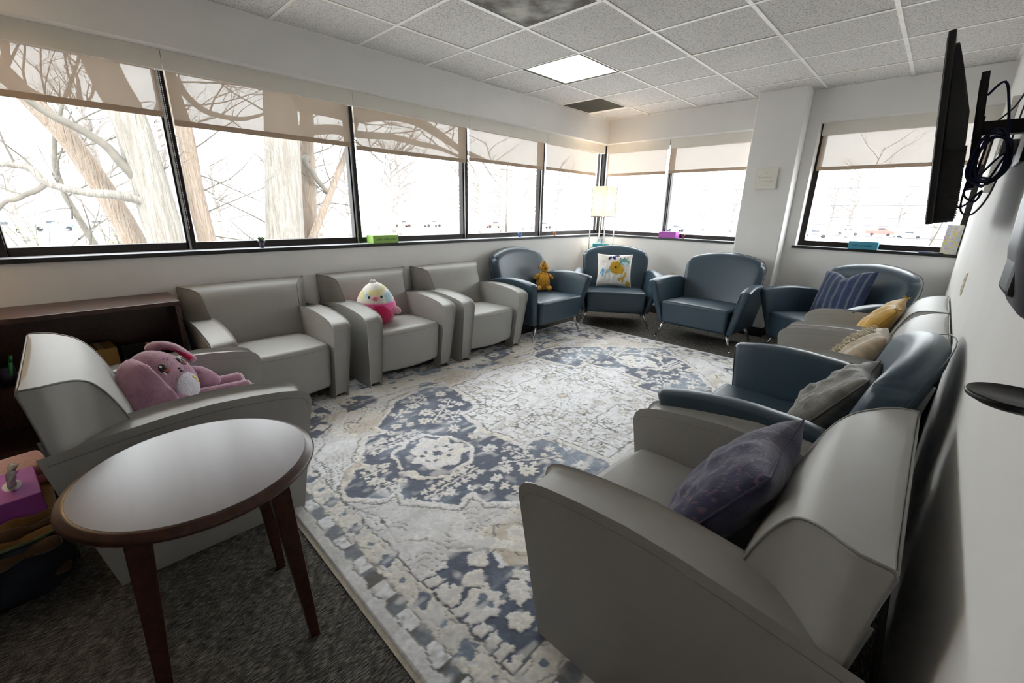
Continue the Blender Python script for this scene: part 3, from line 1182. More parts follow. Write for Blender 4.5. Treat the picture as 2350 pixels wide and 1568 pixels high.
    put(cen & field, mix(PALE, WHITE, np.clip(n1 * 1.3 - .2, 0, 1)), 0)
    # cream outline of hexagon and of the panel
    hexpts = [(0.0, 1.63), (0.05, 1.61), (.17, 1.50), (.145, 1.43), (.215, 1.455), (.43, 1.29), (.40, 1.19), (.49, 1.20), (.57, 1.11), (.66, 1.0), (.74, .93), (.80, .62), (.72, .48)]
    put(line(U, V, hexpts, .017) & field, cream, .0015)
    ol = [(p[0] * 1.02 + .012, p[1] + .016) for p in hexpts]
    put(line(U, V, ol, .0042) & field, mix(DARK, GREYB, n2 * .6), -.0025)
    cenpts = [(0, .76), (.10, .72), (.27, .70), (.27, .56), (.46, .50), (.70, .48), (.70, .25), (.74, .1), (.74, 0)]
    put(line(U, V, cenpts, .020) & field, cream, .0015)
    put(line(U, V, [(p[0] - .02, p[1] - .02) for p in cenpts], .0042) & field, mix(DARK, GREYB, n2 * .5), -.0025)
    # --- ring with the big flower in each half
    ring = [(0, 1.345), (.12, 1.285), (.225, 1.16), (.20, 1.02), (.10, .945), (0, .93)]
    U2 = U + (vnoise(X * 15, Y * 15, 21) - .5) * .06
    V2 = V + (vnoise(X * 15, Y * 15, 22) - .5) * .06
    put(line(U2, V2, ring, .013) & hexa, cream, .0015)
    big = flower(U2, V2, (0.02, 1.09), .140, 7, .4, .14)
    put(big & field, mix(CREAM, PALE, np.clip(n2 * 1.4 - .2, 0, 1)), .001)
    for (a, b, r) in ((.0, 1.10, .022), (.05, 1.14, .012), (.06, 1.06, .012), (.02, 1.02, .010), (.03, 1.18, .012)):
        put(flower(U, V, (a, b), r, 5) & big, blue, -.002)
    # --- leaf sprays, flowers and dots in the blue
    def spray(a, b, n, r):
        put(line(U, V, [a, b], .006) & hexa & ~cen, cream, .0015)
        for k in range(n):
            t_ = (k + .5) / n
            px, py = a[0] + (b[0] - a[0]) * t_, a[1] + (b[1] - a[1]) * t_
            dx, dy = b[0] - a[0], b[1] - a[1]
            L = math.hypot(dx, dy)
            ox, oy = -dy / L * (r * 1.35), dx / L * (r * 1.35)
            for s in (-1, 1):
                put(flower(U, V, (px + s * ox, py + s * oy), r * .78, 5, k, .25) & hexa & ~cen, cream, .001)
    spray((.27, 1.36), (.255, 1.03), 7, .026)
    spray((.30, .92), (.50, .62), 5, .024)
    spray((.08, 1.50), (.07, 1.36), 3, .018)
    spray((.52, 1.05), (.66, .72), 5, .022)
    spray((.20, .80), (.36, .76), 3, .020)
    for (a, b, r, k) in ((.415, 1.10, .030, 6), (.455, 1.03, .026, 6), (.385, 1.02, .026, 6), (.32, 1.25, .032, 7), (.12, 1.42, .030, 7), (.0, 1.46, .036, 8), (.36, .93, .034, 8),
                         (.45, .86, .045, 9), (.16, .86, .040, 8), (.30, .70, .030, 7), (.62, .62, .038, 8), (.58, .86, .034, 8), (.70, .80, .030, 7), (0, .84, .028, 6), (.24, 1.42, .022, 6),
                         (.36, 1.16, .024, 6), (.56, .97, .022, 6), (.40, .62, .028, 7), (.09, 1.36, .020, 5)):
        put(flower(U, V, (a, b), r, k, a * 9) & hexa & ~cen & ~big, cream, .001)
        put(flower(U, V, (a, b), r * .25, 4, 1) & hexa & ~cen & ~big, mix(GREYB, BLUE, n2), -.001)
    # --- carved drawing of the central panel
    carve = mix(DARK, GREYB, np.clip(n2 * 1.1 - .1, 0, 1))
    incen = cen & field
    cf = np.hypot(U, V)
    th = np.arctan2(V, U)
    put(incen & (cf < .17) & (cf > .035) & (np.abs(np.sin(th * 10)) < .16), carve, -.002)
    put(incen & (cf < .03), mix(CREAM, TAN, n2), .001)
    put(incen & (np.abs(cf - .035) < .005), carve, -.002)
    for (a, b, r) in ((.25, .10, .04), (.14, .27, .035), (.30, .24, .036), (.44, .10, .036), (.10, .42, .034), (.06, .56, .03), (.42, .32, .036), (.56, .24, .034), (.56, .40, .034), (.20, .58, .03), (.34, .40, .032), (.60, .08, .03), (.18, .42, .026), (.46, .42, .026)):
        f1 = flower(U, V, (a, b), r, 8, a * 7, .2)
        f2 = flower(U, V, (a, b), r * .76, 8, a * 7, .2)
        put(incen & f1 & ~f2, carve, -.0025)
        put(incen & f2, cream, .001)
        put(incen & flower(U, V, (a, b), r * .2, 4), carve, -.002)
    for (pa, pb) in (((.36, 0), (.36, .18)), ((.36, .18), (.62, .18)), ((.20, .18), (.20, .36)), ((.20, .36), (.36, .36)), ((.50, .34), (.68, .34)), ((.05, .48), (.25, .48)), ((.50, .34), (.50, .47)), ((.05, .34), (.05, .48)), ((.62, .02), (.62, .18)), ((.12, .62), (.24, .62))):
        put(incen & line(U, V, [pa, pb], .0045), carve, -.0025)
    squig = np.abs(np.sin(U * 58 + 2.6 * np.sin(V * 21 + n4 * 5)) + np.sin(V * 71 + 2.2 * np.sin(U * 24)))
    sq = (squig < .22) & (vnoise(X * 7, Y * 7, 15) > .40)
    put(incen & sq & (cf > .19), carve, -.002)
    # --- carved scribbles of the pale spandrels
    spand = field & ~hexa & ~corner & ~sideb & ~cen
    put(spand & (vnoise(X * 4, Y * 4, 16) > .72), tan * .8 + .2 * PALE, 0)
    put(spand & (np.abs(np.sin((U + V) * 68 + 2.2 * np.sin((U - V) * 30))) < .20) & (vnoise(X * 9, Y * 9, 17) > .50), carve, -.0025)
    put(spand & line(U, V, [(.10, 1.63), (.25, 1.58), (.42, 1.60), (.50, 1.50), (.60, 1.47), (.70, 1.33), (.62, 1.25), (.72, 1.14)], .0045), carve, -.0025)
    put(spand & line(U, V, [(.49, 1.34), (.56, 1.40), (.66, 1.36), (.78, 1.26), (.70, 1.22)], .03), cream, .001)
    # corner motifs
    for (a, b, r, k) in ((.71, 1.43, .040, 4), (.77, 1.50, .038, 4), (.92, 1.42, .045, 7), (1.0, 1.50, .04, 7), (.88, 1.36, .03, 6), (1.03, 1.38, .03, 6)):
        put(flower(U, V, (a, b), r, k, .6, .12) & corner, cream, .001)
    fl = flower(U, V, (.865, 1.535), .062, 8, 0, .1)
    put(fl & corner, cream, .001)
    put(flower(U, V, (.865, 1.535), .026, 3, 1.5, .4) & corner, blue, -.002)
    finger = corner & (V > 1.575) & (np.abs(np.sin(U * 62 + 6 * V)) > .30)
    put(finger, cream, .001)
    finger2 = corner & (V > 1.55) & (U < .78)
    put(finger2 & (vnoise(X * 22, Y * 22, 18) > .42), cream, .001)
    # side band motifs
    for k in range(7):
        b = .08 + .18 * k
        put(flower(U, V, (.94 + .05 * (k % 2), b), .05, 7, k, .25) & sideb, tan, .001)
        put(flower(U, V, (.94 + .05 * (k % 2), b), .018, 5, k, .25) & sideb, blue, -.002)
    put(line(U, V, [(.86, 0), (.86, 1.2)], .005) & sideb, carve, -.002)
    # --- borders
    b2 = (Ew > .113) & (Ew <= .2)
    put(b2, mix(CREAM, GREYB, np.clip((n1 - .55) * 1.6 + (n2 - .5) * .4, 0, .6)), 0)
    per = .238
    ph = (A / per - np.floor(A / per + .5)) * per
    dE = Ew - .158
    rr = np.hypot(ph, dE)
    tha = np.arctan2(dE, ph)
    put(b2 & (np.abs(rr - .046 * (1 + .18 * np.cos(6 * tha))) < .004), mix(WHITE, GREYB, n2), -.002)
    put(b2 & (rr < .030 * (1 + .20 * np.cos(4 * tha + 1))), mix(BLUE, BLUE2, np.clip(n2, 0, .6)), -.002)
    ph2 = (A / per - np.floor(A / per)) * per - per / 2
    put(b2 & (np.hypot(ph2, dE) < .013), mix(BLUE, BLUE2, n2), -.002)
    put(b2 & (np.abs(np.abs(dE) - .030 - .012 * np.sin(A * 44)) < .0022), mix(GREYB, DARK, n2 * .5), -.002)
    b1 = (Ew > .062) & (Ew <= .108)
    per2 = .156
    q = A / per2 - np.floor(A / per2)
    put(b1 & (q < .5), mix(DARK, BLUE2, np.clip(n2 - .2, 0, .5)), -.002)
    put(b1 & (q >= .5), mix(WHITE, GREYB, np.clip((vnoise(X * 60, Y * 60, 19) - .5) * 3, 0, 1)), .0)
    put((Ew > .108) & (Ew <= .115), mix(DARK, GREYB, n2 * .5), -.003)
    put((Ew > .056) & (Ew <= .063), mix(DARK, GREYB, n2 * .5), -.003)
    put((Ew > .196) & (Ew <= .204), mix(DARK, BLUE, n2 * .5), -.003)
    put(Ew <= .056, mix(GREYB, PALE, np.clip(n1 + (n2 - .5) * .6, 0, 1)), 0)
    put(E < .011, np.broadcast_to(s2l((206, 198, 182))[None, None, :], col.shape), .001)
    # abrash and wear
    spk = rng.random(X.shape)
    col = col * (0.80 + 0.24 * fine[..., None] + 0.16 * spk[..., None]) * (0.90 + 0.20 * n3[..., None])
    worn = np.clip((vnoise(X * 38, Y * 20, 23) - .62) * 3.2, 0, .75)
    col = col * (1 - worn[..., None]) + worn[..., None] * mix(GREYB, PALE, n1)
    Z = 0.0085 + hgt * .55 + (fine - .5) * .0016
    # round the edge down to the carpet
    Z = np.where(E < .0065, 0.001, Z)
    verts = np.stack([X, Y, Z], -1).reshape(-1, 3)
    idx = np.arange(nx * ny).reshape(nx, ny)
    quads = np.stack([idx[:-1, :-1], idx[1:, :-1], idx[1:, 1:], idx[:-1, 1:]], -1).reshape(-1, 4)
    me = bpy.data.meshes.new('area_rug')
    me.vertices.add(len(verts))
    me.vertices.foreach_set('co', verts.ravel())
    me.loops.add(quads.size)
    me.loops.foreach_set('vertex_index', quads.ravel().astype(np.int32))
    me.polygons.add(len(quads))
    me.polygons.foreach_set('loop_start', np.arange(0, quads.size, 4, dtype=np.int32))
    me.polygons.foreach_set('loop_total', np.full(len(quads), 4, dtype=np.int32))
    me.update(calc_edges=True)
    set_pattern(me, col.reshape(-1, 3))
    m = mat_vcol('rug_pile', 0.78, (900, 0.25, 0.002), 0.35, 0.3)
    o = finish('pile', me, m)
    return o


rug = empty('area_rug', (0, 0, 0))
pile = build_rug()
pile.parent = rug
MB().box(RX0 - .006, RX1 + .006, RY0 - .006, RY1 + .006, 0, .003).build('binding', mk('rug_binding', lin(206, 196, 178), 0.9, var=(80, .2)), rug)
tag(rug, 'large distressed oriental rug in slate blue, cream and pale grey', 'rug')
# ================================================================== PILLOWS
def pillow(name, w, h, th, mat, n=36, seed=0, wrinkle=0.006, pinch=0.07, dent=0.0, colfn=None, piping=None):
    """stuffed square pillow; local x = width, y = thickness (front +y), z = height, centred"""
    r = np.random.default_rng(seed)
    g = np.linspace(-1, 1, n)
    # denser rows near the rim
    g = np.sin(g * PI / 2 * 0.96) / math.sin(PI / 2 * 0.96)
    Uu, Vv = np.meshgrid(g, g, indexing='ij')
    xx = w / 2 * Uu * (1 - pinch * (1 - Vv ** 2) * np.abs(Uu) ** 3)
    zz = h / 2 * Vv * (1 - pinch * (1 - Uu ** 2) * np.abs(Vv) ** 3)
    t = ((1 - Uu ** 2).clip(0) * (1 - Vv ** 2).clip(0)) ** 0.42
    zz = zz - dent * np.exp(-(Uu / 0.35) ** 2) * (Vv.clip(0)) ** 2
    me = bpy.data.meshes.new(name)
    verts = []
    cols = []
    faces = []
    idx = {}
    for side in (1, -1):
        wv = wrinkle * ((vnoise(Uu * 4 + 20, Vv * 4 + 20, seed + side + 5) - .5) * 2 + (vnoise(Uu * 9 + 20, Vv * 3 + 20, seed + side + 9) - .5))
        yy = side * (th / 2 * t + wv * t)
        for i in range(n):
            for j in range(n):
                rim = i in (0, n - 1) or j in (0, n - 1)
                if rim and side == -1:
                    idx[(side, i, j)] = idx[(1, i, j)]
                    continue
                idx[(side, i, j)] = len(verts)
                verts.append((xx[i, j], 0 if rim else yy[i, j], zz[i, j]))
                cols.append((Uu[i, j], Vv[i, j], side))
        for i in range(n - 1):
            for j in range(n - 1):
                q = (idx[(side, i, j)], idx[(side, i + 1, j)], idx[(side, i + 1, j + 1)], idx[(side, i, j + 1)])
                faces.append(q[::-1] if side == 1 else q)
    me.from_pydata(verts, [], faces)
    me.update()
    if colfn:
        c = np.array(cols)
        set_pattern(me, colfn(c[:, 0], c[:, 1], c[:, 2]))
    o = finish(name, me, mat, None, True)
    if piping:
        pts = []
        for k in range(n):
            pts.append((xx[k, 0], 0, zz[k, 0]))
        for k in range(n):
            pts.append((xx[-1, k], 0, zz[-1, k]))
        for k in range(n - 1, -1, -1):
            pts.append((xx[k, -1], 0, zz[k, -1]))
        for k in range(n - 1, -1, -1):
            pts.append((xx[0, k], 0, zz[0, k]))
        pts = [p for i, p in enumerate(pts) if i == 0 or (Vector(p) - Vector(pts[i - 1])).length > 1e-4]
        MB().tube(pts, 0.0035, 6).build('edge_seam', piping, o, smooth=True)
    return o


def place_on(chair, o, loc, tilt, roll=0.0, yaw=0.0):
    """loc in the chair's local frame (x right, y forward, z up)"""
    ch = CH[chair]
    a = ch.rotation_euler[2]
    M = Matrix.Translation(ch.location) @ Matrix.Rotation(a, 4, 'Z') @ Matrix.Translation(loc) @ Matrix.Rotation(math.radians(yaw), 4, 'Z') @ Matrix.Rotation(math.radians(tilt), 4, 'X') @ Matrix.Rotation(math.radians(roll), 4, 'Y')
    o.location = M.to_translation()
    o.rotation_euler = M.to_euler()


# navy-purple quilted pillow on the nearest chair
def navy_cols(u, v, s):
    base = s2l((64, 63, 90))
    c2 = s2l((44, 44, 66))
    q = (np.abs(np.sin(u * 10 + 3 * np.sin(v * 5))) < .12) | (np.abs(np.sin(v * 16 + 2 * np.sin(u * 7))) < .10)
    t = np.clip(vnoise(u * 6 + 9, v * 6 + 9, 31) * .9, 0, 1)
    c = base[None] * t[:, None] + c2[None] * (1 - t[:, None])
    st = q & (s > 0)
    c[st] = c[st] * 0.4 + 0.6 * s2l((120, 94, 104))[None]
    return c


p = pillow('throw_pillow', .455, .40, .17, mat_vcol('navy_quilted_cotton', .85, (140, .35, .004), .3), 64, 3, .009, .06, .012, navy_cols, mk('navy_seam', lin(60, 58, 80), .8, var=(90, .3)))
place_on('G4', p, (0.0, -0.035, .560), 33, 5)
tag(p, 'dark navy-purple quilted throw pillow on the nearest grey armchair', 'pillow', 'throw pillows on the armchairs')


def grey_cols(u, v, s):
    t = vnoise(u * 5 + 9, v * 9 + 9, 41)
    return s2l((122, 118, 110))[None] * (.5 + .6 * t[:, None])


p = pillow('throw_pillow', .43, .40, .16, mat_vcol('grey_velvet', .8, (60, .5, .008), .6), 54, 8, .017, .06, .01, grey_cols, mk('grey_velvet_seam', lin(110, 106, 100), .8, var=(90, .3)))
place_on('B4', p, (0.02, -0.125, .558), 33, 5, -3)
tag(p, 'wrinkled grey velvet throw pillow on the blue chair by the right wall', 'pillow', 'throw pillows on the armchairs')


def cream_cols(u, v, s):
    band = np.abs(np.sin(u * 7.5)) < .35
    c = np.where(band[:, None], s2l((214, 208, 196))[None], s2l((190, 172, 148))[None])
    return c * (.85 + .3 * vnoise(u * 12 + 9, v * 12 + 9, 51)[:, None])


p = pillow('throw_pillow', .40, .34, .16, mat_vcol('cream_woven_cotton', .9, (150, .4, .004), .3), 44, 13, .007, .05, .0, cream_cols)
for row in (-.10, .0, .10):
    fr = MB()
    for k in range(46):
        z = -.15 + .30 * k / 45
        y = .085 * ((1 - (row / .215) ** 2) * max(0.02, 1 - (z / .18) ** 2)) ** .42
        d = (random.uniform(-.012, .012), random.uniform(.008, .022), random.uniform(-.012, .012))
        fr.tube([(row, y - .004, z), (row + d[0] * .6, y + d[1] * .7, z + d[2] * .5), (row + d[0] * 1.4, y + d[1], z + d[2] * 1.6 - .006)], [.0035, .003, .0012], 5)
    fr.build('tufted_fringe', mk('cream_yarn', lin(222, 212, 190), .9, var=(60, .2)), p, smooth=True)['kind'] = 'stuff'
place_on('G5', p, (0.0, -0.045, .548), 36, 4)
tag(p, 'cream and tan woven pillow with tufted fringe rows', 'pillow', 'throw pillows on the armchairs')

p = pillow('throw_pillow', .40, .40, .15, mk('mustard_velvet', lin(204, 158, 62), .7, sheen=.5, var=(7, .25), bump=(50, .3, .006)), 44, 19, .011, .07, .01, None, mk('mustard_seam', lin(196, 158, 84), .8, var=(90, .2)))
for (a, b) in ((-1, 1), (1, 1)):
    tas = MB()
    for k in range(10):
        d = Vector((random.uniform(-1, 1), random.uniform(-1, 1), random.uniform(-.4, 1))).normalized() * .028
        tas.tube([(a * .197, 0, b * .197), (a * .197 + d.x * .6, d.y * .6, b * .197 + d.z * .6), (a * .197 + d.x, d.y, b * .197 + d.z)], [.004, .003, .0015], 5)
    tas.build('corner_tassel', mk('mustard_yarn', lin(206, 170, 96), .9, var=(80, .2)), p, smooth=True)
place_on('G6', p, (0.02, -0.045, .570), 33, -5)
tag(p, 'mustard yellow velvet throw pillow with tasselled corners', 'pillow', 'throw pillows on the armchairs')


def stripe_cols(u, v, s):
    x = u * 7.0
    q = np.abs(np.sin(x * PI / 2 * 1.0))
    c = np.where((q < .38)[:, None], s2l((98, 102, 114))[None], s2l((50, 62, 92))[None])
    c = np.where((np.abs(np.sin(x * PI + .4)) < .10)[:, None], s2l((78, 92, 128))[None], c)
    return c * (.8 + .4 * vnoise(u * 20 + 9, v * 40 + 9, 61)[:, None])


p = pillow('throw_pillow', .46, .46, .15, mat_vcol('striped_cotton', .85, (200, .25, .003), .2), 64, 23, .006, .08, .055, stripe_cols)
place_on('B3', p, (0.03, -0.065, .615), 22, 7)
tag(p, 'navy and grey striped throw pillow with a dented top', 'pillow', 'throw pillows on the armchairs')


def floral_cols(u, v, s):
    wh = s2l((232, 228, 220))
    c = np.repeat(wh[None], len(u), 0) * (.94 + .1 * vnoise(u * 6 + 9, v * 6 + 9, 71)[:, None])

    def disk(cu, cv, ru, rv, colr, k=0, amp=0, ph=0, rot=0):
        du, dv = u - cu, v - cv
        a = math.radians(rot)
        x = (du * math.cos(a) + dv * math.sin(a)) / ru
        y = (-du * math.sin(a) + dv * math.cos(a)) / rv
        th = np.arctan2(y, x)
        m = (np.hypot(x, y) < 1 + amp * np.cos(k * th + ph)) & (s > 0)
        c[m] = s2l(colr)[None] * (.85 + .3 * vnoise(u[m] * 9 + 9, v[m] * 9 + 9, 72)[:, None])
    # seen from the front the picture's left is +u here
    disk(-.08, .12, .33, .40, (205, 164, 52), 7, .08)
    disk(-.32, .0, .22, .26, (212, 172, 66), 6, .08)
    disk(-.02, .12, .30, .36, (196, 152, 44), 7, .06, .5)
    disk(-.05, .13, .07, .06, (70, 56, 40), 5, .3)
    disk(-.55, .48, .30, .22, (120, 176, 176), 5, .12, 0, 20)
    disk(-.62, .36, .26, .10, (196, 220, 220), 4, .1, 0, 25)
    for (a, b, r) in ((.28, .72, 30), (.05, .74, -25), (-.12, .90, 80)):
        disk(a, b, .085, .15, (44, 44, 104), 0, 0, 0, r)
    for (a, b, r) in ((.70, -.05, 20), (.62, -.10, 0), (.76, -.16, 40), (.66, -.26, 10)):
        disk(a, b, .05, .14, (96, 160, 200), 0, 0, 0, r)
    for (a, b, r) in ((-.55, -.40, 20), (-.40, -.52, 60), (-.48, -.64, 10), (-.28, -.58, -30), (-.62, -.26, 0)):
        disk(a, b, .07, .13, (206, 170, 66), 0, 0, 0, r)
    disk(-.80, -.82, .14, .16, (208, 170, 60), 5, .1)
    disk(.66, .46, .16, .12, (228, 210, 214), 5, .1)
    disk(.35, -.10, .10, .16, (168, 190, 180), 0, 0, 0, 30)
    for (a, b) in ((-.28, .66), (-.30, .40), (-.52, .72), (-.70, .74)):
        disk(a, b, .02, .12, (60, 60, 90), 0, 0, 0, 20)
    return c


p = pillow('throw_pillow', .42, .40, .15, mat_vcol('floral_cotton', .85, (160, .15, .003), .1), 90, 29, .006, .09, .0, floral_cols)
place_on('B1', p, (0.02, -0.045, .610), 17, 0)
tag(p, 'white floral throw pillow with a big yellow bloom', 'pillow', 'throw pillows on the armchairs')

# ================================================================== PLUSH TOYS
def plush(name, col, col2=None, var=(30, .12)):
    return mk(name, col, .95, 0, .1, var=var, bump=(170, .7, .006), sheen=.6, col2=col2)


# --- plush bird on the second wall chair
t = empty('plush_bird', (.440, -3.765, .418), math.radians(-30))
def bird_shape(p):
    x, y, z = p
    k = 1.0 - .22 * max(0, z) ** 1.2
    zz = z if z > -.75 else -.75 - (z + .75) * .1
    return (x * k, y * k, zz)
bb = MB().ellipsoid((0, 0, .135), (.140, .150, .185), 48, 36, None, bird_shape)
o = bb.build('body', mat_vcol('bird_plush', .95, (170, .7, .005), .6), t, smooth=True)
co = np.array([v.co[:] for v in o.data.vertices])
n1 = vnoise(co[:, 1] * 22 + 9, co[:, 2] * 22 + 9, 81)
n2 = vnoise(co[:, 1] * 16 + 30, co[:, 2] * 16 + 9, 82)
c = np.repeat(s2l((235, 96, 160))[None], len(co), 0)
face = co[:, 2] > .188 - .018 * np.cos(np.arctan2(co[:, 1], co[:, 0]) * 1.0) 
tie = s2l((240, 236, 226))[None] * np.ones((len(co), 1))
tie = np.where((n1 > .60)[:, None], s2l((176, 208, 214))[None], tie)
tie = np.where((n2 > .64)[:, None], s2l((232, 222, 160))[None], tie)
c = np.where(face[:, None], tie, c)
bel = (np.hypot((co[:, 1] - .028) / .085, (co[:, 2] - .062) / .098) < 1) & (co[:, 0] > 0)
c = np.where(bel[:, None], s2l((200, 20, 84))[None], c)
set_pattern(o.data, c)
for (y, z) in ((-.042, .222), (.048, .224)):
    MB().ellipsoid((.117, y, z), (.007, .009, .011), 12, 8).build('eye', M_BLACK, t, smooth=True)
MB().ellipsoid((.124, .004, .212), (.016, .024, .020), 16, 10).build('beak', plush('bird_beak', lin(226, 140, 150)), t, smooth=True)
for s in (-1, 1):
    MB().ellipsoid((.05, s * .148, .105), (.026, .040, .030), 16, 10, Matrix.Translation((.05, s * .148, .105)) @ Matrix.Rotation(s * -.5, 4, 'X') @ Matrix.Translation((-.05, -s * .148, -.105))).build('wing', plush('bird_wing', lin(238, 178, 190)), t, smooth=True)
tuft = MB()
for k in range(9):
    a = k * .7
    tuft.ellipsoid((.01 * math.cos(a), -.012 + .014 * math.sin(a), .318 + .004 * (k % 3)), (.010, .010, .012), 8, 6)
tuft.build('tuft', plush('bird_tuft', lin(244, 240, 232)), t, smooth=True)
tag(t, 'round pink plush bird with a pastel tie-dye head', 'plush toy')

# --- spotted yellow plush on the blue chair
t = empty('spotted_plush', (.335, -1.64, .416), math.radians(-35))
def spots(o, seed, n=230):
    co = np.array([v.co[:] for v in o.data.vertices])
    base = s2l((214, 156, 44))[None] * np.ones((len(co), 1))
    r = np.random.default_rng(seed)
    for k in range(n):
        i = r.integers(len(co))
        d = np.linalg.norm(co - co[i], axis=1)
        base[d < r.uniform(.0045, .0075)] = s2l((96, 52, 22))
    set_pattern(o.data, base)
M_SPOT = mat_vcol('spotted_plush_fur', .95, (190, .6, .004), .5)
def torso(p):
    x, y, z = p
    k = 1 - .30 * z
    return (x * k, y * k, z)
o = MB().ellipsoid((0, 0, .115), (.070, .078, .118), 56, 44, None, torso).build('body', M_SPOT, t, smooth=True)
spots(o, 1)
def headf(p):
    x, y, z = p
    return (x + .25 * max(0, z) * 1, y * (1 - .2 * max(0, z)), z)
hm = Matrix.Translation((.012, .004, .262)) @ Matrix.Rotation(.35, 4, 'X')
o = MB().ellipsoid((0, 0, 0), (.046, .046, .072), 44, 32, hm, headf).build('head', M_SPOT, t, smooth=True)
spots(o, 2, 110)
for s in (-1, 1):
    o = MB().ellipsoid((0, 0, 0), (.012, .022, .018), 16, 10, Matrix.Translation((-.005, s * .046, .252)) @ Matrix.Rotation(s * .6, 4, 'X')).build('ear', M_SPOT, t, smooth=True)
    spots(o, 3, 14)
    o = MB().ellipsoid((0, 0, 0), (.020, .020, .045), 24, 16, Matrix.Translation((.022, s * .080, .158)) @ Matrix.Rotation(s * .75, 4, 'X')).build('arm', M_SPOT, t, smooth=True)
    spots(o, 4, 26)
    o = MB().ellipsoid((0, 0, 0), (.048, .030, .030), 24, 16, Matrix.Translation((.062, s * .058, .032)) @ Matrix.Rotation(s * .4, 4, 'Z')).build('foot', M_SPOT, t, smooth=True)
    spots(o, 5, 26)
    MB().ellipsoid((.050, s * .018, .285), (.004, .004, .005), 8, 6).build('eye', M_BLACK, t, smooth=True)
MB().ellipsoid((.045, .0, .330), (.010, .010, .006), 10, 6).build('nose', M_BLACK, t, smooth=True)
tag(t, 'small spotted mustard-yellow plush animal sitting on the blue armchair', 'plush toy')

# --- pink rabbit on the foreground chair, slumped against the backrest, face turned up
t = empty('plush_rabbit', (1.285, -5.195, .425))
M_RAB = plush('rabbit_plush', lin(186, 146, 164), lin(156, 114, 136), (14, .2))
RB = Matrix.Translation((0, 0, .138)) @ Matrix.Rotation(math.radians(-46), 4, 'Z') @ Matrix.Rotation(math.radians(24), 4, 'X')
RX_, RY_, RZ_ = .124, .108, .148


def egg(p):
    x, y, z = p
    k = 1 + .05 * math.cos(z * 3.0) - .05 * z
    return (x * k, y * k, z)


MB().ellipsoid((0, 0, 0), (RX_, RY_, RZ_), 44, 32, RB, egg).build('body', M_RAB, t, smooth=True)


def stick(x, z, rx, rz, th, off, name, mat, parent):
    """a stitched-on oval lying flat on the front of the egg"""
    q = max(0.02, 1 - (x / RX_) ** 2 - (z / RZ_) ** 2)
    k = 1 + .05 * math.cos(z / RZ_ * 3.0) - .05 * z / RZ_
    p = Vector((x, RY_ * k * math.sqrt(q), z))
    nrm = Vector((p.x / RX_ ** 2, p.y / RY_ ** 2, p.z / RZ_ ** 2)).normalized()
    M = RB @ Matrix.Translation(p + nrm * off) @ nrm.to_track_quat('Y', 'Z').to_matrix().to_4x4()
    return MB().ellipsoid((0, 0, 0), (rx, th, rz), 24, 14, M).build(name, mat, parent, smooth=True)


M_EYEW = mk('embroidery_white', lin(240, 236, 232), .8, var=(60, .05))
M_EYER = mk('embroidery_red', lin(176, 84, 88), .8, var=(60, .2))
for s_ in (-1, 1):
    e = stick(s_ * .046, .052, .0175, .0225, .004, .001, 'eye', M_BLACK, t)
    stick(s_ * .046 - .003, .044, .0115, .0115, .003, .004, 'iris', M_EYER, e)
    stick(s_ * .046 - .002, .050, .0075, .0095, .003, .0055, 'pupil', M_BLACK, e)
    stick(s_ * .046 + .005, .062, .0045, .0055, .003, .0065, 'highlight', M_EYEW, e)
    stick(s_ * .046 + s_ * .012, .034, .0035, .007, .003, .004, 'lower_lid', M_EYEW, e)
stick(0, .030, .006, .004, .004, .001, 'nose', M_BLACK, t)
stick(0, .018, .007, .0055, .003, .001, 'mouth', M_BLACK, t)
for (x, z) in ((-.008, .085), (.010, .088), (0, .078)):
    stick(x, z, .003, .003, .002, .0005, 'freckle', mk('embroidery_mauve', lin(150, 104, 128), .8, var=(60, .1)), t)
bp = stick(0, -.060, .060, .066, .020, -.010, 'belly_patch', plush('rabbit_belly', lin(216, 212, 220), lin(204, 200, 210)), t)
for a in np.linspace(-.9, 1.3, 9):
    stick(-.042 * math.cos(a), -.064 - .050 * math.sin(a), .0065, .0065, .004, .008, 'yellow_arc', mk('embroidery_yellow', lin(226, 214, 112), .8, var=(60, .1)), bp)


def ear(pts, widths, name, mat, out, th=.016, parent=None):
    P = [RB @ Vector(p) for p in catmull(pts, 6)]
    W = np.interp(np.linspace(0, 1, len(P)), np.linspace(0, 1, len(widths)), widths)
    out = (RB.to_3x3() @ Vector(out)).normalized()
    v = []
    f = []
    n = 14
    for i, p in enumerate(P):
        tg = (P[min(i + 1, len(P) - 1)] - P[max(i - 1, 0)]).normalized()
        sd = tg.cross(out).normalized()
        nr = sd.cross(tg).normalized()
        for k in range(n):
            a = 2 * PI * k / n
            v.append(p + sd * math.cos(a) * W[i] + nr * math.sin(a) * min(th, W[i]))
    for i in range(len(P) - 1):
        for k in range(n):
            k2 = (k + 1) % n
            f.append((i * n + k, i * n + k2, (i + 1) * n + k2, (i + 1) * n + k))
    f.append(tuple(range(n - 1, -1, -1)))
    f.append(tuple((len(P) - 1) * n + k for k in range(n)))
    return mesh_obj(name, v, f, mat, parent or t, smooth=True)


ear([(.060, .0, .125), (.105, .030, .095), (.132, .050, .030), (.140, .062, -.050), (.130, .075, -.125), (.118, .080, -.150)], [.022, .052, .068, .076, .060, .016], 'ear', M_RAB, (.75, .65, .1))
e2 = ear([(-.050, -.010, .138), (-.085, .010, .150), (-.120, .035, .118), (-.135, .055, .060), (-.135, .065, .030)], [.020, .044, .050, .040, .012], 'ear', M_RAB, (-.5, .6, .6))
ear([(-.075, .022, .140), (-.105, .046, .116), (-.118, .066, .066), (-.120, .072, .042)], [.008, .026, .026, .008], 'ear_lining', plush('rabbit_lining', lin(190, 34, 74)), (-.4, .75, .5), .012, e2)
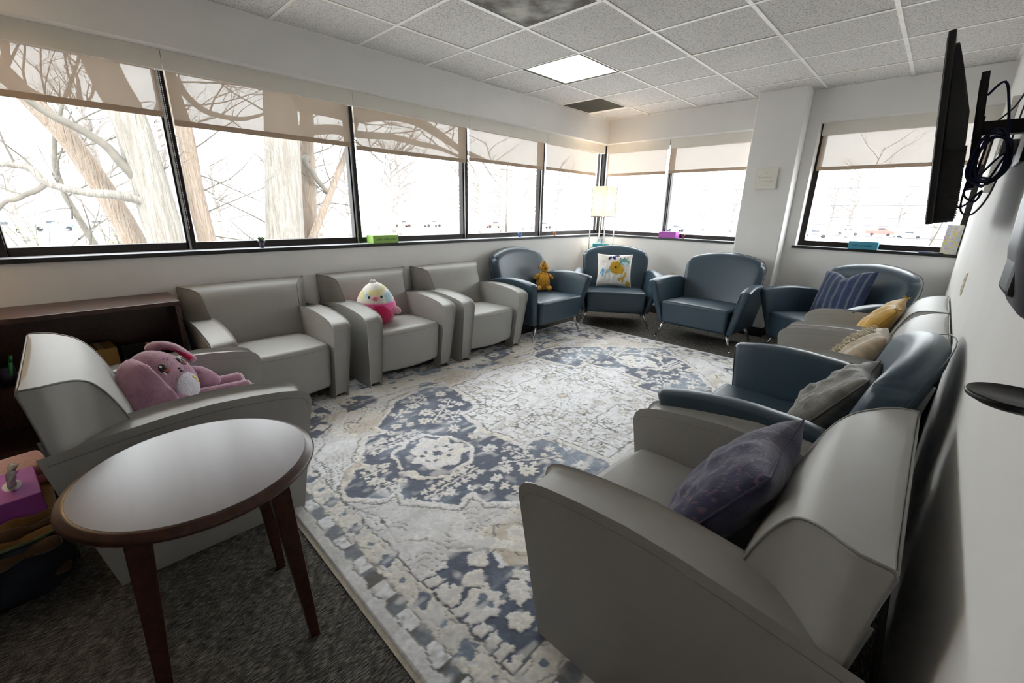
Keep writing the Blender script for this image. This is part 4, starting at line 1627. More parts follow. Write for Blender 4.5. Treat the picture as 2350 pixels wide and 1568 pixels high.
# limbs lie on the seat, pointing forward
MB().tube(catmull([(-.060, .070, .125), (-.055, .120, .120), (-.045, .165, .085), (-.040, .185, .060)], 5), [.040, .044, .047, .049, .050, .051, .052, .052, .051, .050, .048, .046, .044, .041, .036, .024], 16).build('arm', M_RAB, t, smooth=True)
MB().tube(catmull([(.085, -.020, .105), (.115, .025, .085), (.115, .060, .055)], 5), [.036, .040, .042, .043, .043, .043, .042, .041, .039, .035, .024], 16).build('arm', M_RAB, t, smooth=True)
for x in (.045, -.065):
    lg = MB().tube(catmull([(x, .065, .050), (x * 1.05, .16, .050), (x * 1.1, .24, .048), (x * 1.1, .300, .050)], 5), [.046] * 5 + [.044] * 5 + [.043] * 5 + [.033], 16).build('leg', M_RAB, t, smooth=True)
    MB().ellipsoid((x * 1.1, .297, .052), (.033, .014, .035), 16, 10).build('foot_pad', plush('rabbit_pad', lin(222, 200, 200)), lg, smooth=True)
tag(t, 'dusty pink plush rabbit with drooping ears slumped in the armchair', 'plush toy')
# ================================================================== FLOOR LAMP (shelf lamp in the far corner)
def shelf_lamp(loc, label, energy):
    t = empty('floor_lamp', loc)
    mw = mk('lamp_white_metal', lin(206, 204, 198), .4, .3, var=(20, .05))
    for sx in (-1, 1):
        for sy in (-1, 1):
            MB().box(sx * .113 - .006, sx * .113 + .006, sy * .113 - .006, sy * .113 + .006, 0, 1.60).build('post', mw, t, bevel=.002)
    for z in (.06, .42, .80):
        MB().box(-.119, .119, -.119, .119, z - .012, z).build('shelf', mw, t, bevel=.002)
    q = MB()
    for s in (-1, 1):
        q.box(-.113, .113, s * .113 - .005, s * .113 + .005, 1.214, 1.228).box(s * .113 - .005, s * .113 + .005, -.113, .113, 1.214, 1.228)
    q.box(-.113, .113, -.006, .006, 1.214, 1.224)
    q.build('shade_ring', mk('lamp_ring', lin(90, 80, 70), .5, .3, var=(20, .1)), t)
    v = []
    f = []
    h = .105
    P = [(-h, -h), (h, -h), (h, h), (-h, h)]
    for z in (1.232, 1.6):
        v += [(a, b, z) for a, b in P]
    for i in range(4):
        j = (i + 1) % 4
        f.append((i, j, 4 + j, 4 + i))
    m = MATS.get('lamp_paper') or mat_shade('lamp_paper', lin(244, 236, 218), 0.004, 0.22)
    o = mesh_obj('shade', v, f, m, t)
    s = o.modifiers.new('thick', 'SOLIDIFY')
    s.thickness = .0015
    MB().lathe([(.012, 1.224), (.016, 1.25), (.030, 1.29), (.034, 1.32), (.026, 1.35), (.006, 1.365)], 16).build('bulb', mk('bulb_glass', (1, .9, .75), .3, emit=(1.0, .72, .42, 14.0)), t, smooth=True)
    l = bpy.data.lights.new('bulb_light', 'POINT')
    l.energy = energy
    l.color = (1.0, .74, .46)
    l.shadow_soft_size = .04
    lo = bpy.data.objects.new('bulb_light', l)
    COL.objects.link(lo)
    lo.parent = t
    lo.location = (0, 0, 1.43)
    tag(t, label, 'floor lamp')
    return t


shelf_lamp((.200, -.300, 0), 'lit square-shade shelf floor lamp in the far corner', 7)
shelf_lamp((.220, -6.13, 0), 'lit square-shade shelf floor lamp beyond the bookcase', 70)


def tissue_box(name, loc, size, col, side, label, rz=0.0, marks=None, tissue=True, cat='tissue box'):
    """size = (long, deep, high); local +y is the side that carries the print"""
    t = empty(name, loc, rz)
    L, D, Hh = size
    v, f = rbox_geo(-L / 2, L / 2, -D / 2, D / 2, 0, Hh, .004, 2)
    body = mesh_obj('box', v, f, mk(name + '_card_' + label[:6].replace(' ', '_'), col, .6, var=(10, .08)), t, smooth=True, wn=True)
    if marks:
        x = -L / 2 + .03
        mm = MB()
        for wd in marks:
            k = 0.0
            while k < wd:
                mm.box(-(x + k + .007), -(x + k), D / 2 + .0002, D / 2 + .0008, Hh * .36, Hh * (.60 if (int(k * 1000) % 3) else .54))
                k += .0095
            x += wd + .012
        mm.build('printed_word', mk(name + '_ink_' + label[:6].replace(' ', '_'), side, .7, var=(20, .1)), body)
    if tissue:
        MB().lathe([(.03, Hh + .0004), (.028, Hh + .0012)], 24, Matrix.Diagonal((1.5, .8, 1, 1))).build('opening', mk('tissue_film', lin(225, 222, 230), .2, var=(20, .1)), body)
        n = 10
        vv = []
        ff = []
        for i in range(n):
            u = i / (n - 1)
            for j in range(7):
                w_ = j / 6 - .5
                vv.append((w_ * (.05 + .035 * u) + .012 * math.sin(u * 4 + j), .012 * math.sin(j * 1.7 + u * 3) + .02 * u * u, Hh + .001 + .075 * u - .03 * abs(w_) * u))
        for i in range(n - 1):
            for j in range(6):
                ff.append((i * 7 + j, i * 7 + j + 1, (i + 1) * 7 + j + 1, (i + 1) * 7 + j))
        o = mesh_obj('tissue', vv, ff, mk('tissue_paper', lin(244, 243, 245), .9, var=(30, .03)), t, smooth=True)
        s = o.modifiers.new('thick', 'SOLIDIFY')
        s.thickness = .0012
    tag(t, label, cat)
    return t


# boxes on the sills: print faces the room
SZ = SILL_Z + .0002
tissue_box('tissue_box', (-.055, -3.392, SZ), (.245, .115, .068), lin(150, 190, 92), lin(96, 138, 60), 'lime green box with a row of dark print on the window sill', -PI / 2, (.06, .045, .05), False, 'box')
tissue_box('tissue_box', (.975, .055, SZ), (.225, .11, .074), lin(176, 84, 180), lin(150, 60, 150), 'purple box on the far window sill beside a tiny pot', PI, None, False, 'box')
tissue_box('tissue_box', (2.945, .055, SZ), (.225, .11, .072), lin(70, 146, 170), lin(34, 98, 118), 'teal blue box with dark print on the right window sill', PI, (.045, .022, .065), False, 'box')
tissue_box('tissue_box', (.20, -.300, .8002), (.215, .11, .075), lin(60, 170, 190), lin(30, 110, 130), 'turquoise tissue box on the shelf of the corner lamp', math.radians(215), None, True)

# small pots
def pot(loc, r, h, col, label, rim=True, top=None, topcol=None, plant=False):
    t = empty('small_pot', loc)
    m = mk('pot_' + label[:9].replace(' ', '_'), col, .5, var=(30, .1))
    MB().lathe([(r * .62, 0), (r * .70, h * .3), (r * .9, h * .8), (r * .92, h * .82), (r * 1.05, h * .82), (r * 1.05, h), (r * .9, h), (r * .86, h * .9)], 24).build('pot', m, t, smooth=True)
    MB().lathe([(r * .87, h * .88), (r * .5, h * .91), (.001, h * .92)], 16).build('soil', mk('pot_soil', lin(70, 50, 40), .95, var=(80, .3)), t)
    if top:
        MB().ellipsoid((0, 0, h * .95), (r * .8, r * .8, r * .62), 18, 12).build('cactus', mk('cactus_' + label[:9].replace(' ', '_'), topcol, .8, var=(90, .3), bump=(200, .6)), t, smooth=True)
    if plant:
        g = mk('succulent_leaf', lin(96, 122, 76), .5, var=(40, .25))
        for k in range(11):
            a = k * 2.4
            tl = .35 + .05 * k
            M = Matrix.Translation((0, 0, h * .92)) @ Matrix.Rotation(a, 4, 'Z') @ Matrix.Rotation(.9 - .06 * k, 4, 'Y')
            MB().ellipsoid((0, 0, .018), (.0055, .0035, .018), 10, 8, M).build('leaf', g, t, smooth=True)
    tag(t, label, 'pot')
    return t


pot((-.06, -4.36, SZ), .023, .050, lin(48, 42, 66), 'dark violet pot with a small green succulent on the window sill', plant=True)
pot((-.06, -1.624, SZ), .023, .046, lin(40, 110, 170), 'tiny blue pot with a brown cactus on the window sill', top=True, topcol=lin(150, 104, 80))
pot((-.06, -.978, SZ), .020, .040, lin(182, 100, 62), 'tiny terracotta pot with a rounded cactus near the corner', top=True, topcol=lin(170, 92, 58))
pot((1.165, .05, SZ), .021, .044, lin(96, 34, 36), 'tiny dark red pot right of the purple box', top=True, topcol=lin(110, 60, 40))

# patterned paper bag + pens at the right end of the far sill
t = empty('gift_bag', (3.537, .055, SZ), 0)
def bag_cols(u, v):
    pal = [s2l(c_) for c_ in ((188, 214, 206), (204, 178, 222), (238, 224, 112), (196, 206, 232), (214, 226, 190))]
    k = (np.floor(vnoise(u * 5 + 3, v * 14 + 3, 91) * 4.99)).astype(int) % 5
    return np.array([pal[i] for i in k])
n = 40
vv = []
ff = []
for side in (0, 1):
    for i in range(n):
        for j in range(n):
            vv.append((-.052 + .104 * i / (n - 1), (-.030 if side == 0 else .030) + (.006 * math.sin(i * .4) * (j / n)), .245 * j / (n - 1)))
    b_ = side * n * n
    for i in range(n - 1):
        for j in range(n - 1):
            q = (b_ + i * n + j, b_ + (i + 1) * n + j, b_ + (i + 1) * n + j + 1, b_ + i * n + j + 1)
            ff.append(q if side == 0 else q[::-1])
for (i0) in (0, n - 1):
    for j in range(n - 1):
        q = (i0 * n + j, i0 * n + j + 1, n * n + i0 * n + j + 1, n * n + i0 * n + j)
        ff.append(q if i0 else q[::-1])
o = mesh_obj('bag', vv, ff, mat_vcol('patterned_paper', .6), t)
co = np.array([v.co[:] for v in o.data.vertices])
set_pattern(o.data, bag_cols(co[:, 0] * 20 + 10, co[:, 2] * 20 + 10))
MB().tube(catmull([(-.02, -.031, .235), (-.018, -.034, .262), (0, -.035, .272), (.018, -.034, .262), (.02, -.031, .235)], 4), .002, 6).build('handle', mk('bag_cord', lin(230, 226, 220), .8, var=(50, .1)), o, smooth=True)
tag(t, 'pastel purple, yellow and mint patterned gift bag by the right wall', 'gift bag')
for k, (x, y, a, cc) in enumerate(((3.40, .012, 12, (44, 60, 110)), (3.455, .004, -8, (30, 34, 60)))):
    t = empty('pen', (x, y, SZ + .006), math.radians(a))
    MB().tube([(-.055, 0, 0), (-.05, 0, 0), (.05, 0, 0), (.055, 0, 0)], [.003, .006, .006, .004], 10).build('barrel', mk('pen_%d' % k, lin(*cc), .4, var=(30, .1)), t, smooth=True)
    MB().tube([(.02, 0, 0), (.056, 0, 0)], .0066, 10).build('cap', mk('pen_cap_%d' % k, lin(cc[0] // 2, cc[1] // 2, cc[2] // 2 + 20), .4, var=(30, .1)), t, smooth=True)
    tag(t, ('blue marker lying left of the gift bag', 'black marker lying in front of the gift bag')[k], 'marker')

# canvas on the column
t = empty('wall_canvas', (2.0615, -.215, 1.64), 0)
MB().box(-.099, .099, -.030, -.001, -.10, .10).build('canvas', mk('canvas_cloth', lin(232, 228, 218), .8, var=(60, .04), bump=(300, .2)), t, bevel=.004)
mi = mk('faint_grey_ink', lin(186, 178, 166), .8, var=(60, .1))
for (z, x0, x1, am) in ((.052, -.020, .012, .003), (.012, -.070, .055, .011), (-.028, -.030, .075, .011), (-.066, -.010, .045, .004)):
    pts = []
    nn = int((x1 - x0) / .0035)
    for k in range(nn):
        u = k / nn
        pts.append((x0 + (x1 - x0) * u, -.0305, z + am * math.sin(k * 1.25) * (.5 + .5 * math.sin(k * .37 + z * 90))))
    MB().tube(pts, .0011, 5).build('script_line', mi, t)
tag(t, 'small white canvas with faint script hanging on the column', 'wall art')

# outlets and switch
def plate(name, loc, rz, label, col):
    t = empty(name, loc, rz)
    MB().box(-.037, .037, -.006, 0, -.058, .058).build('cover_plate', mk('ivory_plate', lin(*col), .45, var=(20, .05)), t, bevel=.003)
    for z in (-.024, .024):
        MB().lathe([(.017, -.0075), (.017, -.006)], 16, Matrix.Translation((0, 0, z)) @ Matrix.Rotation(PI / 2, 4, 'X') @ Matrix.Translation((0, 0, .0138))).build('socket', mk('ivory_socket', lin(col[0] - 20, col[1] - 22, col[2] - 26), .5, var=(20, .1)), t)
    tag(t, label, 'outlet')
plate('wall_outlet', (1.118, 0, .498), 0, 'ivory wall outlet under the far window', (222, 214, 190))
plate('wall_outlet', (3.60, -2.212, .968), PI / 2 * 3, 'ivory wall plate on the right wall above the grey chairs', (226, 214, 170))

# ================================================================== BOOKCASE and what stands in it
t = empty('bookcase', (.004, -5.66, 0))
bx0, bx1, by0, by1, bh = 0.004, .370, -.28, .695, .740
MB().box(bx0, bx1 + .004, by0 - .004, by1 + .004, bh - .026, bh).build('top_board', M_WOOD, t, bevel=.003)
for y in (by0, by1 - .022):
    MB().box(bx0, bx1, y, y + .022, 0, bh - .026).build('side_panel', M_WOOD, t, bevel=.002)
MB().box(bx0, bx0 + .008, by0 + .022, by1 - .022, .07, bh - .026).build('back_panel', M_WOOD, t)
for z in (.07, .385):
    MB().box(bx0 + .008, bx1 - .006, by0 + .022, by1 - .022, z - .02, z).build('shelf', M_WOOD, t)
MB().box(bx1 - .03, bx1 - .012, by0 + .022, by1 - .022, 0, .05).build('plinth', M_WOOD, t)
tag(t, 'low dark wood bookcase under the window wall', 'bookcase')
SH = .3852
def cup(loc, label, items, col):
    c_ = empty('pen_cup', loc)
    MB().lathe([(.036, 0), (.038, .10), (.035, .10), (.033, .004)], 20).build('cup', mk('cup_' + label[:8].replace(' ', '_'), col, .5, .2, var=(60, .3)), c_, smooth=True)
    tag(c_, label, 'pen cup')
cup((.24, -5.030, SH), 'black mesh pen cup at the right end of the bookcase', 0, lin(40, 40, 40))
cup((.25, -5.700, SH), 'dark cup of markers in the bookcase', 0, lin(50, 44, 60))
for k, (dx, dy, tx, ty, cc, lab) in enumerate(((.0, -.012, .03, -.10, (60, 110, 170), 'blue marker leaning out of the dark cup'), (-.012, .008, -.02, -.06, (110, 90, 150), 'violet marker leaning out of the dark cup'),
                                               (.012, .010, .04, .03, (40, 140, 70), 'green marker leaning out of the dark cup'), (.004, -.020, .06, -.13, (150, 150, 150), 'grey marker leaning out of the dark cup'), (-.014, -.012, .0, -.09, (196, 180, 70), 'yellow marker leaning out of the dark cup'))):
    m = empty('marker', (.25 + dx, -5.700 + dy, SH + .006))
    MB().tube([(0, 0, 0), (tx * .75, ty * .75, .12)], .007, 10).build('barrel', mk('marker_%d' % k, lin(*cc), .4, var=(30, .1)), m, smooth=True)
    MB().tube([(tx * .75, ty * .75, .12), (tx, ty, .155)], [.0078, .0072], 10).build('cap', mk('markercap_%d' % k, lin(*[int(q * .8) for q in cc]), .4, var=(30, .1)), m, smooth=True)
    tag(m, lab, 'marker')
t = empty('cardboard_box', (.19, -5.345, SH), .1)
v, f = rbox_geo(-.09, .09, -.065, .065, 0, .115, .004, 2)
mesh_obj('box', v, f, mk('cardboard', lin(164, 122, 66), .8, var=(20, .12)), t, smooth=True, wn=True)
MB().box(-.09, .09, -.012, .012, .1152, .1158).build('tape', mk('tape', lin(180, 150, 100), .3, var=(20, .1)), t)
tag(t, 'small brown cardboard box in the bookcase', 'box')
t = empty('desk_tray', (.20, -5.175, SH), 0)
MB().box(-.10, .10, -.075, .075, 0, .004).box(-.10, .10, -.075, -.071, .004, .075).box(-.10, .10, .071, .075, .004, .075).box(-.10, -.096, -.071, .071, .004, .075).build('tray', M_BLACK, t)
MB().box(.098, .1015, -.018, .028, .030, .052).build('label_card', mk('label_card', lin(214, 206, 188), .7, var=(20, .05)), t)
tag(t, 'black desk tray with a pale label card in the bookcase', 'tray')
t = empty('pencil', (.23, -5.105, SH + .086), .5)
MB().tube([(-.07, 0, 0), (.02, 0, .004)], .0045, 6).build('shaft', mk('pencil_orange', lin(220, 150, 50), .5, var=(30, .1)), t)
MB().tube([(.02, 0, .004), (.055, 0, .0055)], .0046, 6).build('middle', mk('pencil_pink', lin(220, 180, 180), .5, var=(30, .1)), t)
MB().tube([(.055, 0, .0055), (.085, 0, .007)], [.0046, .001], 6).build('tip', mk('pencil_blue', lin(80, 130, 200), .5, var=(30, .1)), t)
tag(t, 'multicoloured pencil lying across the black containers in the bookcase', 'pencil')
t = empty('storage_tin', (.23, -5.105, SH), 0)
MB().box(-.05, .05, -.032, .032, 0, .074).build('tin', M_BLACK, t, bevel=.003)
MB().box(-.052, .052, -.034, .034, .0742, .081).build('lid', mk('tin_lid', lin(36, 36, 40), .35, .3, var=(20, .1)), t, bevel=.002)
tag(t, 'black lidded tin under the pencil in the bookcase', 'tin')

# ================================================================== BASKET WITH BLANKETS AND THE PURPLE TISSUE BOX
t = empty('storage_basket', (1.30, -5.80, 0), math.radians(4))
bw, bd, bhh = .30, .245, .235
def ringpts(w_, d_, z, r=.09, n=10, wob=0.0):
    out = []
    for (cx_, cy_, a0) in ((w_ - r, d_ - r, 0), (-w_ + r, d_ - r, 90), (-w_ + r, -d_ + r, 180), (w_ - r, -d_ + r, 270)):
        for k in range(n):
            a = math.radians(a0 + 90 * k / (n - 1))
            out.append((cx_ + r * math.cos(a), cy_ + r * math.sin(a), z + wob * math.sin(len(out) * .9)))
    return out
v = []
f = []
rings = [ringpts(bw * .86, bd * .86, 0.0), ringpts(bw * .93, bd * .93, .03), ringpts(bw * .99, bd * .99, .12), ringpts(bw, bd, bhh), ringpts(bw - .008, bd - .008, bhh), ringpts(bw * .97 - .008, bd * .97 - .008, .05)]
for r_ in rings:
    v += r_
n = len(rings[0])
for i in range(len(rings) - 1):
    for k in range(n):
        k2 = (k + 1) % n
        f.append((i * n + k, i * n + k2, (i + 1) * n + k2, (i + 1) * n + k))
f.append(tuple(range(n - 1, -1, -1)))
f.append(tuple((len(rings) - 1) * n + k for k in range(n)))
mb = mk('basket_print', lin(38, 54, 66), .8, var=(9, .5, 2), col2=lin(24, 30, 46), bump=(150, .3))
mesh_obj('bin', v, f, mb, t, smooth=True)
MB().tube(ringpts(bw, bd, bhh) + [ringpts(bw, bd, bhh)[0]], .006, 8).build('rim_cord', mk('basket_cord', lin(110, 116, 84), .8, var=(60, .2)), t, smooth=True)
lf = mk('basket_leaf', lin(120, 124, 92), .8, var=(30, .2))
for k in range(16):
    a = k * 1.7
    xx = -.24 + .48 * ((k * 37) % 16) / 15
    zz = .05 + .16 * ((k * 7) % 5) / 4
    M = Matrix.Translation((xx, bd * .985 + .004, zz)) @ Matrix.Rotation(a, 4, 'Y')
    MB().ellipsoid((0, 0, 0), (.030, .0025, .010), 12, 6, M).build('printed_leaf', lf, t, smooth=True)
tag(t, 'dark patterned storage basket behind the rabbit chair', 'basket')

def blanket(loc, w_, d_, layers, th, mats, label, rz, amp=.012, seed=1):
    tb = empty('folded_blanket', loc, rz)
    z = 0.0
    for k in range(layers):
        def fn(x, y, zz, k=k):
            u = math.sin(x * 17 + k + seed) * amp + math.sin(y * 13 + k * 2) * amp * .6
            return (x + .012 * math.sin(k * 2.1 + seed), y + .012 * math.cos(k * 1.7 + seed), zz + u)
        vv, ff = rbox_geo(-w_, w_, -d_, d_, z, z + th, th * .48, 12, fn, 3)
        mesh_obj('fold', vv, ff, mats[k % len(mats)], tb, smooth=True)
        z += th * .96
    tag(tb, label, 'blanket')
    return tb


m1 = mk('mustard_fleece', lin(134, 98, 50), .95, sheen=.4, var=(12, .2), bump=(160, .5, .005))
m2 = mk('brown_fleece', lin(96, 72, 48), .95, sheen=.4, var=(12, .2), bump=(160, .5, .005))
bl = blanket((1.31, -5.79, .060), .262, .205, 4, .042, [m2, m1, m2, m1], 'folded mustard and brown blanket filling the basket', math.radians(4), .007)
for k, (xx, zz, rr_) in enumerate(((.180, .182, .020), (.222, .178, .022), (.258, .166, .022), (.292, .142, .020))):
    pts = [(xx + .014 * math.sin(y * 19 + k), y, zz + .013 * math.sin(y * 15 + k * 1.3)) for y in np.linspace(-.20, .205, 30)]
    MB().tube(pts, [rr_ * (1 + .25 * math.sin(j * .9 + k)) for j in range(30)], 12).build('fold_edge', (m1, m2)[k % 2], bl, smooth=True)
m3 = mk('pink_waffle_knit', lin(198, 150, 134), .95, sheen=.4, var=(12, .15), bump=(110, .9, .008))
blanket((1.115, -5.66, .232), .085, .080, 2, .040, [m3], 'dusty pink waffle-knit throw folded on the basket behind the purple box', .2, .004, 3)
tissue_box('tissue_box', (1.345, -5.655, .232), (.245, .12, .100), lin(150, 70, 160), lin(120, 50, 130), 'purple tissue box with a tissue pulled up, on the basket blanket', math.radians(6), None, True)

# ================================================================== TELEVISION ON ITS WALL ARM
t = empty('television', (3.418, -3.03, 1.261), 0)
TL = math.atan2(.068, .526)
TM = Matrix.Rotation(-TL, 4, 'Y')           # top leans into the room (-X)
# local: y along the screen, x towards the wall, z up
v, f = rbox_geo(0, .018, -.47, .47, 0, .530, .004, 3)
mesh_obj('screen_panel', [TM @ Vector(p_) for p_ in v], f, mk('tv_bezel', lin(26, 26, 28), .35, var=(20, .1)), t, smooth=True, wn=True)
MB().box(-.0012, .0005, -.458, .458, .014, .518, TM).build('screen', mk('tv_screen', lin(10, 10, 12), .08, var=(4, .05)), t)
def hump(x, y, z):
    k = interp(z, [0, .12, .30, .45, .50], [.046, .048, .050, .022, .010])
    return tuple(TM @ Vector((.016 + k * x, y, z)))
v, f = rbox_geo(0, 1, -.455, .455, .002, .50, .02, 8, hump)
mesh_obj('rear_housing', v, f, mk('tv_rear', lin(30, 30, 33), .5, bump=(200, .1)), t, smooth=True)
ve = MB()
for k in range(34):
    z = .012 + .20 * k / 33
    ve.box(.012, .018 + interp(z, [0, .12, .30], [.048, .050, .052]), -.4575, .4575, z, z + .0028, TM)
ve.build('vent_rib', M_BLACK, t)
tag(t, 'black television seen edge-on from behind, tilted on its wall arm', 'television')
t = empty('tv_mount', (3.60, -3.05, 1.58), 0)
MB().box(-.012, -.0005, -.11, .11, -.12, .12).build('wall_plate', M_BLACK, t, bevel=.002)
MB().box(-.125, -.012, -.022, .022, -.022, .022).build('arm', M_BLACK, t, bevel=.003)
for y in (-.06, .06):
    MB().box(-.010, .010, y - .012, y + .012, -.20, .17, Matrix.Translation((-.128, 0, 0)) @ Matrix.Rotation(-TL, 4, 'Y')).build('bracket_rail', M_BLACK, t, bevel=.002)
MB().box(-.136, -.118, -.075, .075, -.030, .030).build('tilt_head', M_BLACK, t, bevel=.002)
tag(t, 'black articulated television wall mount with two bracket rails', 'tv mount')
# bundled cable hanging behind the television
r_ = np.random.default_rng(5)
pts = [(3.470, -3.20, 1.66), (3.50, -3.22, 1.69), (3.525, -3.21, 1.62)]
for k in range(34):
    a = k * 1.15
    rad = .036 + .018 * r_.random()
    pts.append((3.522 + rad * .85 * math.cos(a) + .006 * r_.normal(), -3.215 + .022 * math.sin(a * .37), 1.475 + rad * 1.55 * math.sin(a) + .012 * r_.normal()))
pts += [(3.50, -3.22, 1.40), (3.485, -3.22, 1.36), (3.515, -3.21, 1.335), (3.525, -3.20, 1.37), (3.50, -3.19, 1.33), (3.485, -3.18, 1.318), (3.468, -3.18, 1.325)]
t = empty('cable_bundle', (0, 0, 0))
MB().tube(catmull(pts, 5), .0034, 8).build('coil', mk('navy_cable', lin(34, 46, 88), .45, var=(30, .1)), t, smooth=True)
MB().tube(catmull([(3.486, -3.20, 1.44), (3.484, -3.20, 1.36), (3.492, -3.19, 1.305), (3.52, -3.16, 1.295), (3.548, -3.05, 1.35), (3.565, -2.9, 1.45), (3.575, -2.75, 1.60), (3.585, -2.62, 1.72), (3.597, -2.55, 1.80)], 6), .003, 8).build('power_cord', M_BLACK, t, smooth=True)
MB().tube(catmull([(3.475, -3.12, 1.55), (3.52, -2.95, 1.62), (3.56, -2.80, 1.70), (3.59, -2.70, 1.84), (3.597, -2.66, 1.90)], 6), .003, 8).build('signal_cord', M_BLACK, t, smooth=True)
tag(t, 'dark blue cables coiled and dangling behind the television', 'cable')
t = empty('cable_raceway', (3.60, -1.78, 1.42), 0)
MB().box(-.028, -.0005, -.025, .025, 0, .46).build('channel', mk('raceway_plastic', lin(206, 204, 198), .5, var=(20, .05)), t, bevel=.002)
MB().box(-.030, -.0005, -.028, .028, .445, .47).build('end_cap', mk('raceway_cap', lin(214, 212, 206), .5, var=(20, .05)), t, bevel=.002)
tag(t, 'white vertical cable raceway on the wall behind the television', 'raceway')
# media box clipped to the wall right of the arm
t = empty('media_box', (3.60, -2.60, 1.555), 0)
MB().box(-.045, -.0005, -.07, .07, -.03, .03).build('case', mk('media_grey', lin(150, 148, 144), .4, .2, var=(20, .1)), t, bevel=.004)
MB().box(-.0465, -.045, -.05, .05, -.018, .012).build('front_cover', M_BLACK, t)
tag(t, 'small grey and black media box on the right wall beside the mount', 'media box')

# ================================================================== WALL DISPENSER at the right edge
t = empty('soap_dispenser', (3.60, -4.70, 1.187), 0)
v, f = rbox_geo(-.080, -.001, -.056, .056, 0, .26, .018, 5, lambda x, y, z: (x * (1 + .10 * math.sin(min(1, max(0, z / .26)) * PI)) if z > 0.05 else x * (.93 + .07 * z / .05), y, z), 4)
mesh_obj('housing', v, f, mk('dispenser_charcoal', lin(74, 76, 84), .38, var=(20, .08)), t, smooth=True)
MB().box(-.0835, -.07, -.040, .040, .02, .075).build('push_bar', mk('dispenser_bar', lin(40, 41, 46), .4, var=(20, .1)), t, bevel=.006)
MB().tube([(-.045, 0, .004), (-.045, 0, -.014)], .010, 12).build('nozzle', M_BLACK, t, smooth=True)
tr = MB().lathe([(.001, -.096), (.031, -.096), (.040, -.091), (.0415, -.087), (.040, -.085), (.037, -.089), (.001, -.090)], 48, Matrix.Translation((-.0425, 0.008, 0))).build('drip_tray', mk('tray_black', lin(20, 20, 22), .3, var=(20, .1)), t, smooth=True)
MB().box(-.006, -.0005, -.035, .035, -.11, .0).build('back_plate', M_BLACK, t, bevel=.002)
tag(t, 'charcoal wall dispenser above a round black drip tray', 'dispenser')
# ================================================================== OUTDOORS (seen through the panes)
GZ = -2.6
gm = mk('pale_ground', lin(178, 176, 175), .95, var=(.12, .3, 6), col2=lin(166, 163, 160))
struct(MB().box(-420, 420, 0.9, 620, GZ - .4, GZ).box(-420, -0.9, -420, 0.9, GZ - .4, GZ).build('ground', gm))
MB().box(-420, 420, 48, 500, GZ, GZ + .02).box(-420, -40, -300, 48, GZ, GZ + .02).build('parking_lot', mk('pale_asphalt', lin(176, 176, 178), .9, var=(.3, .12, 6)))
struct(bpy.data.objects['parking_lot'])

M_BARK = mk('pale_bark', lin(118, 114, 108), .95, var=(9, .35, 6), stretch=(2.2, 2.2, .22), col2=lin(100, 94, 87), bump=(16, 1.0, .05))
M_BARK2 = mk('reddish_bark', lin(120, 109, 99), .95, var=(10, .4, 6), stretch=(2.4, 2.4, .2), col2=lin(110, 95, 82), bump=(18, 1.0, .05))
M_TWIG = mk('twig_bark', lin(88, 83, 76), .95, var=(6, .25))
M_FARTREE = mk('hazy_far_bark', lin(122, 115, 110), .95, var=(3, .12))  # distance haze put into the bark colour as a lighter tone
tr_rng = random.Random(11)


def grow(mb, p, d, L, r, depth, rnd, spread=.55, n=5, droop=0.0):
    """random twig: a bent tube that forks"""
    pts = [Vector(p)]
    dd = Vector(d).normalized()
    k = 4
    for i in range(k):
        dd = (dd + Vector((rnd.gauss(0, .16), rnd.gauss(0, .16), rnd.gauss(0, .14) - droop))).normalized()
        pts.append(pts[-1] + dd * (L / k))
    rad = [r * (1 - .55 * i / k) for i in range(k + 1)]
    mb.tube(pts, rad, n, False)
    if depth > 0:
        for i in range(1, k + 1):
            for _ in range(1 if i < k else 2):
                if rnd.random() < .88:
                    q = Vector((rnd.gauss(0, spread), rnd.gauss(0, spread), rnd.gauss(0, spread) + .12))
                    grow(mb, pts[i], (dd + q).normalized(), L * rnd.uniform(.42, .70), rad[i] * .55, depth - 1, rnd, spread, max(3, n - 1), droop)


def tube_part(name, pts, rads, mat, parent, n=14, k=5):
    P = catmull(pts, k)
    R_ = np.interp(np.linspace(0, 1, len(P)), np.linspace(0, 1, len(rads)), rads)
    return MB().tube(P, list(R_), n).build(name, mat, parent, smooth=True)


# tree A: broad pale trunk with two limbs reaching left
t = empty('big_tree', (-5, -4.1, GZ))
off = Vector((5, 4.1, -GZ))
def loc_(x, y, z):
    return tuple(Vector((x, y, z)) + off)
tube_part('trunk', [loc_(-5, -3.95, GZ), loc_(-5, -4.14, -.9), loc_(-5, -4.26, .72), loc_(-5, -4.33, 1.63), loc_(-5, -4.40, 2.46), loc_(-5, -4.56, 3.05), loc_(-5, -4.9, 5), loc_(-5.2, -5.1, 8)], [.34, .27, .245, .225, .205, .19, .15, .08], M_BARK, t, 22)
tube_part('branch', [loc_(-4.95, -4.42, 1.55), loc_(-4.9, -4.61, 1.83), loc_(-4.9, -4.72, 2.02), loc_(-4.9, -4.95, 2.20), loc_(-4.9, -5.19, 2.34), loc_(-4.9, -5.45, 2.60), loc_(-4.8, -5.8, 3.1), loc_(-4.8, -6.4, 3.9)], [.075, .06, .055, .05, .045, .04, .035, .02], M_TWIG, t, 10)
tube_part('branch', [loc_(-4.95, -4.40, 1.30), loc_(-4.8, -4.75, 1.385), loc_(-4.8, -5.03, 1.40), loc_(-4.8, -5.37, 1.50), loc_(-4.8, -5.47, 1.65), loc_(-4.8, -5.60, 1.70), loc_(-4.8, -5.95, 1.72), loc_(-4.7, -6.6, 1.9)], [.075, .06, .05, .048, .045, .04, .035, .025], M_BARK, t, 10)
